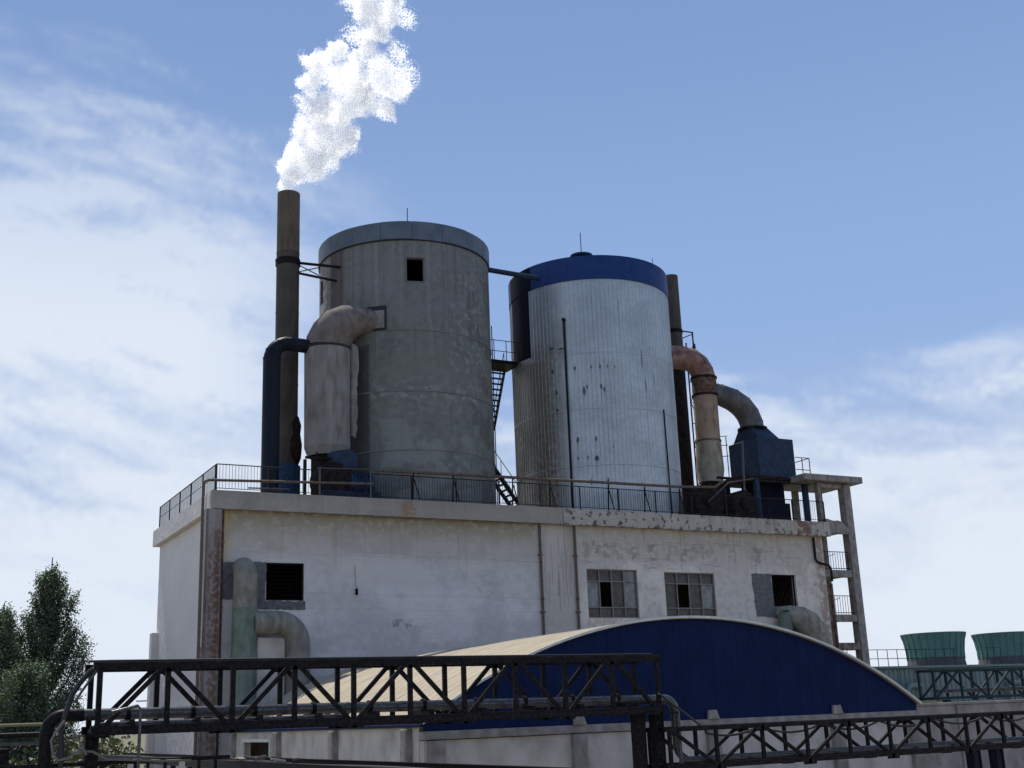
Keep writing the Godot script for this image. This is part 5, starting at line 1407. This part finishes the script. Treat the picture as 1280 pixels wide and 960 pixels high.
# ------------------------------------------------------------------ lower left clutter
func foreground() -> void:
	var t := thing("cable_tray", "open steel cable tray running along the bottom edge towards the viewer", "cable tray")
	var b: B
	for x in [-4.05, -5.15]:
		b = B.new(); b.box(Vector3(x, 4.83, 21.0), Vector3(0.03, 0.16, 30.0)); b.box(Vector3(x + (0.04 if x < -5 else -0.04), 4.905, 21.0), Vector3(0.1, 0.012, 30.0)); b.box(Vector3(x + (0.04 if x < -5 else -0.04), 4.755, 21.0), Vector3(0.1, 0.012, 30.0))
		part(t, "side_rail", b, M.steel_dark)
	for i in 38:
		b = B.new(); b.box(Vector3(-4.6, 4.78, 6.4 + i * 0.78), Vector3(1.06, 0.03, 0.08))
		part(t, "rung", b, M.steel_dark)
	for i in 5:
		for x in [-4.1, -5.1]:
			b = B.new(); b.box(Vector3(x, 2.37, 7.0 + i * 6.0), Vector3(0.12, 4.74, 0.12))
			part(t, "leg", b, M.steel_dark)
	for i in 4:
		var path := []
		for k in 40:
			path.append(Vector3(-4.95 + i * 0.22 + 0.05 * sin(k * 0.9 + i), 4.83 + 0.012 * sin(k * 0.7 + i * 2.0), 6.2 + k * 0.75))
		b = B.new(); b.tube(path, 0.022 + 0.006 * (i % 2), 6)
		single("tray_cable", b, M.cable, ["first cable at the left rail of the open tray", "second cable from the left in the open tray", "third cable from the left in the open tray", "cable nearest the right rail of the open tray"][i], "cable", "cables lying in the tray")
	for i in 14:
		b = B.new()
		var z := rng.randf_range(20.5, 24.5)
		b.box(Vector3(-5.1 + rng.randf_range(0.02, 0.9), 4.93, z), Vector3(rng.randf_range(0.04, 0.14), rng.randf_range(0.02, 0.06), rng.randf_range(0.05, 0.3)), Basis(Vector3.UP, rng.randf() * 3.0) * Basis(Vector3.RIGHT, rng.randf_range(-0.2, 0.2)), 0.006)
		single("debris_piece", b, [M.brown_pipe, M.hose, M.concrete][i % 3], "small scrap piece lying loose on the open cable tray", "scrap", "scraps lying on the cable tray")
	# hoses at the left end of the bridge
	b = B.new(); b.tube([Vector3(-7.6, 6.72, 22.7), Vector3(-7.82, 6.6, 22.65), Vector3(-7.98, 6.4, 22.6), Vector3(-8.1, 6.2, 22.6), Vector3(-8.2, 5.9, 22.7), Vector3(-8.28, 5.6, 22.75), Vector3(-8.25, 5.2, 22.75), Vector3(-8.24, 4.5, 22.75), Vector3(-8.24, 0.3, 22.75)], 0.05, 10)
	single("black_hose", b, M.cable, "thick black hose drooping from the left end of the long bridge", "hose")
	b = B.new(); b.tube([Vector3(-8.25, 5.75, 22.95), Vector3(-8.36, 5.6, 22.95), Vector3(-8.46, 5.42, 22.95), Vector3(-8.42, 5.2, 22.95), Vector3(-8.33, 5.08, 22.95), Vector3(-8.18, 5.1, 22.95), Vector3(-7.98, 5.22, 22.95), Vector3(-7.75, 5.2, 22.95), Vector3(-7.5, 5.06, 22.9), Vector3(-6.5, 4.98, 22.7), Vector3(-5.15, 4.95, 22.5)], 0.022, 8)
	single("pale_hose", b, M.hose, "pale loose hose looped below the left end of the bridge", "hose")
	b = B.new(); b.tube([Vector3(-8.2, 5.7, 23.0), Vector3(-8.0, 5.4, 23.0), Vector3(-7.86, 5.15, 23.0)], 0.02, 6)
	single("pale_hose", b, M.hose, "thin straight pale hose slanting beside the looped hose", "hose")
	b = B.new(); b.tube([Vector3(-7.75, 6.6, 22.95), Vector3(-7.98, 6.25, 22.9), Vector3(-8.1, 6.05, 22.9)], 0.025, 6)
	single("black_hose", b, M.pipe_wrap, "short thin grey hose beside the thick drooping black hose", "hose")
	b = B.new(); b.tube([Vector3(-7.5, 5.86, 23.2), Vector3(-7.05, 5.96, 23.2), Vector3(-7.0, 5.9, 23.2), Vector3(-7.0, 3.0, 23.2)], 0.03, 8)
	single("standpipe", b, M.pipe_wrap, "thin grey standpipe in front of the first truss panel", "pipe")
	# pipes coming in from the left
	for i in 3:
		b = B.new()
		var y: float = [5.76, 5.55, 5.38][i]
		b.tube([Vector3(-20, y, 18.0), Vector3(-8.0, y - 0.02, 18.0)], [0.035, 0.06, 0.04][i], 10)
		single("feed_pipe", b, [M.yellow, M.steel_dark, M.pipe_wrap][i], ["yellow pipe running in from the left edge behind the elbow", "dark pipe directly below the yellow pipe at the left edge", "lowest grey pipe below the yellow pipe at the left edge"][i], "pipe", "pipes entering at the left")
	b = B.new(); b.box(Vector3(-9.2, 5.0, 17.6), Vector3(1.2, 0.55, 0.5), Basis(), 0.02)
	for x in [-9.6, -8.8]: b.box(Vector3(x, 2.36, 17.6), Vector3(0.1, 4.72, 0.1))
	single("junction_box", b, M.steel_dark, "dark box below the feed pipes at the left edge", "box")
	t = thing("walkway_fence", "low dark rail with pale bars at the bottom left corner", "railing")
	b = B.new(); b.box(Vector3(-9.0, 4.99, 22.6), Vector3(7.6, 0.07, 0.07))
	part(t, "rail", b, M.steel_dark)
	for i in 24:
		b = B.new(); b.box(Vector3(-12.6 + i * 0.31, 2.48, 22.6), Vector3(0.06 if i % 3 else 0.1, 4.94, 0.05))
		part(t, "bar", b, M.steel_dark if i % 3 else M.white_pipe)
	# far pole with wires
	t = thing("utility_pole", "distant thin utility pole near the horizon, seen through the truss", "pole", Vector3(10.0, 0, -60.0))
	b = B.new(); b.tube([Vector3(0, 0, 0), Vector3(0, 8.6, 0)], [0.14, 0.09], 8)
	part(t, "post", b, M.concrete)
	b = B.new(); b.box(Vector3(0, 8.0, 0), Vector3(2.0, 0.1, 0.1))
	part(t, "crossarm", b, M.concrete)

# ------------------------------------------------------------------ plants
func leaf_mesh(l: float, w: float) -> ArrayMesh:
	var b := B.new()
	var nn := Vector3(0, 1, 0)
	b.tri(Vector3(0, 0, 0), Vector3(w, 0.02, l * 0.45), Vector3(0, -0.01, l), nn, (nn + Vector3(-0.4, 0, 0)).normalized(), nn)
	b.tri(Vector3(0, 0, 0), Vector3(0, -0.01, l), Vector3(-w, 0.02, l * 0.45), nn, nn, (nn + Vector3(0.4, 0, 0)).normalized())
	return b.mesh()

var leaf_mat: StandardMaterial3D
func crown(t: Node3D, pts: PackedVector3Array, cols: PackedColorArray, lm: ArrayMesh, smin: float, smax: float) -> void:
	var mm := MultiMesh.new()
	mm.transform_format = MultiMesh.TRANSFORM_3D
	mm.use_colors = true
	mm.mesh = lm
	mm.instance_count = pts.size()
	for i in pts.size():
		var bs := Basis(Vector3.UP, rng.randf() * TAU) * Basis(Vector3.RIGHT, rng.randf_range(-1.3, 1.3)) * Basis(Vector3.BACK, rng.randf_range(-0.8, 0.8))
		mm.set_instance_transform(i, Transform3D(bs.scaled(Vector3.ONE * rng.randf_range(smin, smax)), pts[i]))
		mm.set_instance_color(i, cols[i])
	var o := MultiMeshInstance3D.new()
	o.name = "crown"
	o.set_meta("kind", "stuff")
	o.multimesh = mm
	o.material_override = leaf_mat
	t.add_child(o, true)

func poplar(t: Node3D, h: float, r: float, n: int, seed_: int, low: float) -> void:
	rng.seed = seed_
	var b := B.new()
	b.tube([Vector3.ZERO, Vector3(0.05, h * 0.3, 0), Vector3(-0.04, h * 0.6, 0.03), Vector3(0.02, h * 0.95, 0)], [0.22, 0.17, 0.1, 0.02], 10)
	part(t, "trunk", b, M.bark)
	var pts := PackedVector3Array(); var cols := PackedColorArray()
	b = B.new()
	var nb := 46
	for k in nb:
		var f := pow((k + 0.5) / nb, 0.9)
		var y0 := lerpf(h * low, h * 0.86, f)
		var a := k * 2.399 + rng.randf_range(-0.3, 0.3)
		# envelope: widest at two fifths of the height
		var env := r * (0.55 + 0.45 * sin(PI * clampf(0.12 + f * 0.55, 0, 1))) * (1.0 - pow(f, 2.2)) * rng.randf_range(0.55, 1.25) + 0.12
		var rise := env * rng.randf_range(1.15, 1.9) + 0.5
		var p0 := Vector3(0, y0, 0)
		var p1 := p0 + Vector3(sin(a) * env * 0.62, rise * 0.45, cos(a) * env * 0.62)
		var p2 := p0 + Vector3(sin(a) * env, rise, cos(a) * env)
		b.tube([p0, p1, p2], [0.05, 0.03, 0.01], 5, false)
		var m := int(n / float(nb) * (0.5 + env / r))
		var tone := rng.randf_range(0.75, 1.3)
		for j in m:
			var s := pow(rng.randf(), 0.6)
			var c := p0.lerp(p1, s * 2.0) if s < 0.5 else p1.lerp(p2, s * 2.0 - 1.0)
			var spread := 0.07 + 0.26 * r * 0.55 * (0.35 + s * 0.65) * (1.0 - 0.5 * f)
			var d := Vector3(rng.randfn(), rng.randfn() * 1.35, rng.randfn()) * spread * 0.62
			pts.append(c + d)
			var g := tone * rng.randf_range(0.7, 1.35)
			cols.append(Color(0.090 * g + 0.010, 0.132 * g, 0.072 * g + 0.012))
	part(t, "limbs", b, M.bark)
	crown(t, pts, cols, leaf_mesh(0.088, 0.036), 0.7, 1.3)

func bush(t: Node3D, h: float, r: float, n: int, seed_: int, tint: Color) -> void:
	rng.seed = seed_
	var b := B.new()
	var pts := PackedVector3Array(); var cols := PackedColorArray()
	for k in 14:
		var a := k * 2.399; var q := rng.randf_range(0.2, 1.0)
		var top := Vector3(sin(a) * r * q, h * (1.0 - 0.45 * q * q) * rng.randf_range(0.8, 1.02), cos(a) * r * q)
		b.tube([Vector3(sin(a) * 0.15, 0, cos(a) * 0.15), top * Vector3(0.5, 0.5, 0.5), top], [0.04, 0.025, 0.008], 5, false)
		var tone := rng.randf_range(0.7, 1.35)
		for j in n / 14:
			var s := pow(rng.randf(), 0.5)
			pts.append(top * s + Vector3(rng.randfn(), rng.randfn(), rng.randfn()) * 0.30 * (0.4 + s))
			var g := tone * rng.randf_range(0.7, 1.3)
			cols.append(Color(tint.r * g, tint.g * g, tint.b * g))
	part(t, "stem", b, M.bark)
	crown(t, pts, cols, leaf_mesh(0.17, 0.06), 0.7, 1.4)

func plants() -> void:
	leaf_mat = StandardMaterial3D.new()
	leaf_mat.resource_name = "leaf"
	leaf_mat.vertex_color_use_as_albedo = true
	leaf_mat.cull_mode = BaseMaterial3D.CULL_DISABLED
	leaf_mat.roughness = 0.6
	leaf_mat.backlight_enabled = true
	leaf_mat.backlight = Color(0.55, 0.62, 0.36)
	var t := thing("poplar_tree", "tall dark green poplar left of the factory building", "tree", Vector3(-4.75, 0, -8.3), "poplars at the left")
	poplar(t, 13.5, 1.75, 42000, 301, 0.12)
	t = thing("poplar_tree", "shorter poplar cut off by the left edge, behind the tallest one", "tree", Vector3(-6.4, 0, -9.6), "poplars at the left")
	poplar(t, 11.6, 1.8, 30000, 302, 0.12)
	t = thing("poplar_tree", "low bushy poplar in front of the foot of the tallest poplar", "tree", Vector3(-5.7, 0, -5.6), "poplars at the left")
	poplar(t, 8.6, 1.9, 24000, 303, 0.15)
	var spots := [[-2.9, -5.5, 5.4], [-1.5, -9.0, 5.3], [-2.4, -13.0, 5.6], [-0.9, -14.5, 5.4], [-7.6, -4.0, 5.5], [-9.0, 2.0, 5.2], [-6.3, 1.0, 5.0], [-4.2, -2.0, 5.1]]
	var words := ["grey green bush nearest the left wall of the building", "yellowish bush close to the back of the side wall", "bush behind the yellowish bush beyond the building", "farthest bush at the back corner of the building", "dark bush at the far left below the cut off poplar", "dark bush behind the yellow feed pipe", "bush between the elbow pipe and the poplars", "bush below the left end of the long bridge"]
	for i in spots.size():
		t = thing("bush", words[i], "bush", Vector3(spots[i][0], 0, spots[i][1]), "bushes at the left of the building")
		bush(t, spots[i][2], 1.0, 4200, 320 + i, [Color(0.065, 0.085, 0.04), Color(0.10, 0.105, 0.05), Color(0.045, 0.075, 0.03)][i % 3])

# ------------------------------------------------------------------ steam
func plume() -> void:
	rng.seed = 77
	# centres and radii (metres) of the billows, drifting right with the wind from the stack mouth at (4.2, 29.6, -4.4)
	var puffs := [[4.1, 30.1, 0.41, 1], [4.3, 30.8, 0.68, 1], [4.6, 31.7, 0.76, 1], [5.3, 31.4, 0.84, 1], [6.1, 32.1, 0.85, 1], [6.8, 32.8, 0.82, 1], [5.5, 33.0, 1.00, 1], [4.8, 32.9, 0.50, 1], [7.3, 33.5, 0.47, 1], [5.8, 34.3, 1.05, 1],
		[5.2, 35.7, 0.59, 1], [6.8, 34.6, 1.02, 1], [8.0, 35.3, 0.88, 1], [9.0, 35.0, 0.60, 1], [5.7, 36.7, 0.83, 1], [6.5, 37.7, 0.60, 1], [7.0, 36.2, 1.07, 1], [8.0, 36.2, 1.16, 1], [9.3, 36.5, 0.97, 1], [10.0, 36.6, 0.53, 0.7],
		[8.8, 37.5, 0.81, 0.7], [7.8, 37.6, 0.56, 0.7], [8.1, 38.5, 0.53, 0.6], [8.6, 39.6, 0.86, 0.8], [9.1, 40.5, 0.82, 1], [8.1, 40.5, 0.69, 0.9], [9.5, 41.4, 0.83, 1], [8.5, 41.9, 0.99, 1], [9.5, 43.0, 1.0, 0.9], [9.3, 44.4, 1.05, 0.8],
		[10.3, 45.9, 1.15, 0.6], [10.0, 47.5, 1.53, 0.7], [11.5, 49.5, 1.74, 0.6], [10.4, 40.8, 0.7, 0.10], [7.2, 40.6, 0.6, 0.10], [7.6, 39.0, 0.7, 0.14], [10.2, 37.3, 0.8, 0.12], [4.8, 34.7, 0.55, 0.10], [9.7, 38.4, 0.8, 0.14]]
	var f := noise(91, 0.55, 4)
	var mm := MultiMesh.new()
	mm.transform_format = MultiMesh.TRANSFORM_3D
	var b := B.new()
	b.quad(Vector3(-0.5, 0, -0.5), Vector3(0.5, 0.06, -0.5), Vector3(0.5, 0, 0.5), Vector3(-0.5, 0.06, 0.5), Vector3.UP)
	mm.mesh = b.mesh()
	var xf := []
	var thin := PackedFloat32Array()
	for q in puffs:
		var r: float = q[2]
		var c := Vector3(q[0], q[1], -4.4 + rng.randf_range(-0.25, 0.25) * r)
		var near := []
		for o in puffs:
			if Vector2(o[0] - q[0], o[1] - q[1]).length() < o[2] * 1.3 + r: near.append(o)
		var n := int(31000.0 * r * r * q[3]) + 60
		for i in n:
			var v := Vector3(rng.randfn(), rng.randfn(), rng.randfn()).normalized() * pow(rng.randf(), 0.40) * r * 1.26
			var p := c + v
			var dens := f.get_noise_3dv(p * 1.6) * 1.15 + (1.12 - v.length() / r) * 1.7
			if dens < rng.randf() * 0.9: continue
			# where billows overlap, share the droplets between them
			var share := 0.0
			for o in near: share += float(o[3]) * clampf(1.5 - p.distance_to(Vector3(o[0], o[1], -4.4)) / float(o[2]), 0.0, 1.0)
			if rng.randf() > 0.8 / maxf(share, 0.8): continue
			# the wind shreds the billows
			p += Vector3(f.get_noise_3dv(p * 0.9 + Vector3(40, 0, 0)), f.get_noise_3dv(p * 0.9 + Vector3(0, 40, 0)), 0.0) * 0.42 * minf(1.0, (p.y - 29.7) * 0.4)
			# droplets scatter mostly forwards: flakes lie roughly across the sun's rays
			var ax := (Vector3(0.0, -0.78, 0.62) + Vector3(rng.randfn(), rng.randfn(), rng.randfn()) * 0.33).normalized()
			var sx := ax.cross(Vector3.RIGHT.rotated(Vector3.UP, rng.randf() * TAU)).normalized()
			thin.append(lerpf(0.34, 0.07, smoothstep(0.55, 1.2, v.length() / r)) * (1.0 if p.y < 43.0 else 0.6))
			xf.append(Transform3D(Basis(sx, ax, sx.cross(ax)).scaled(Vector3.ONE * rng.randf_range(0.035, 0.075)), p))
	mm.use_colors = true
	mm.instance_count = xf.size()
	for i in xf.size():
		mm.set_instance_transform(i, xf[i])
		mm.set_instance_color(i, Color(1, 1, 1, thin[i]))
	var m := StandardMaterial3D.new()
	m.resource_name = "steam"
	m.albedo_color = Color(1.0, 1.0, 1.0, 1.0)
	m.vertex_color_use_as_albedo = true
	m.transparency = BaseMaterial3D.TRANSPARENCY_ALPHA
	m.roughness = 1.0
	m.specular_mode = BaseMaterial3D.SPECULAR_DISABLED
	m.cull_mode = BaseMaterial3D.CULL_DISABLED
	m.backlight_enabled = true
	m.backlight = Color(1.34, 1.34, 1.34)
	var o := MultiMeshInstance3D.new()
	o.name = "steam_plume"
	o.multimesh = mm
	o.material_override = m
	add_child(o)
	tag(o, "billowing white steam plume drifting right from the tall chimney stack", "steam", "", "stuff")
	print("steam flakes ", xf.size())
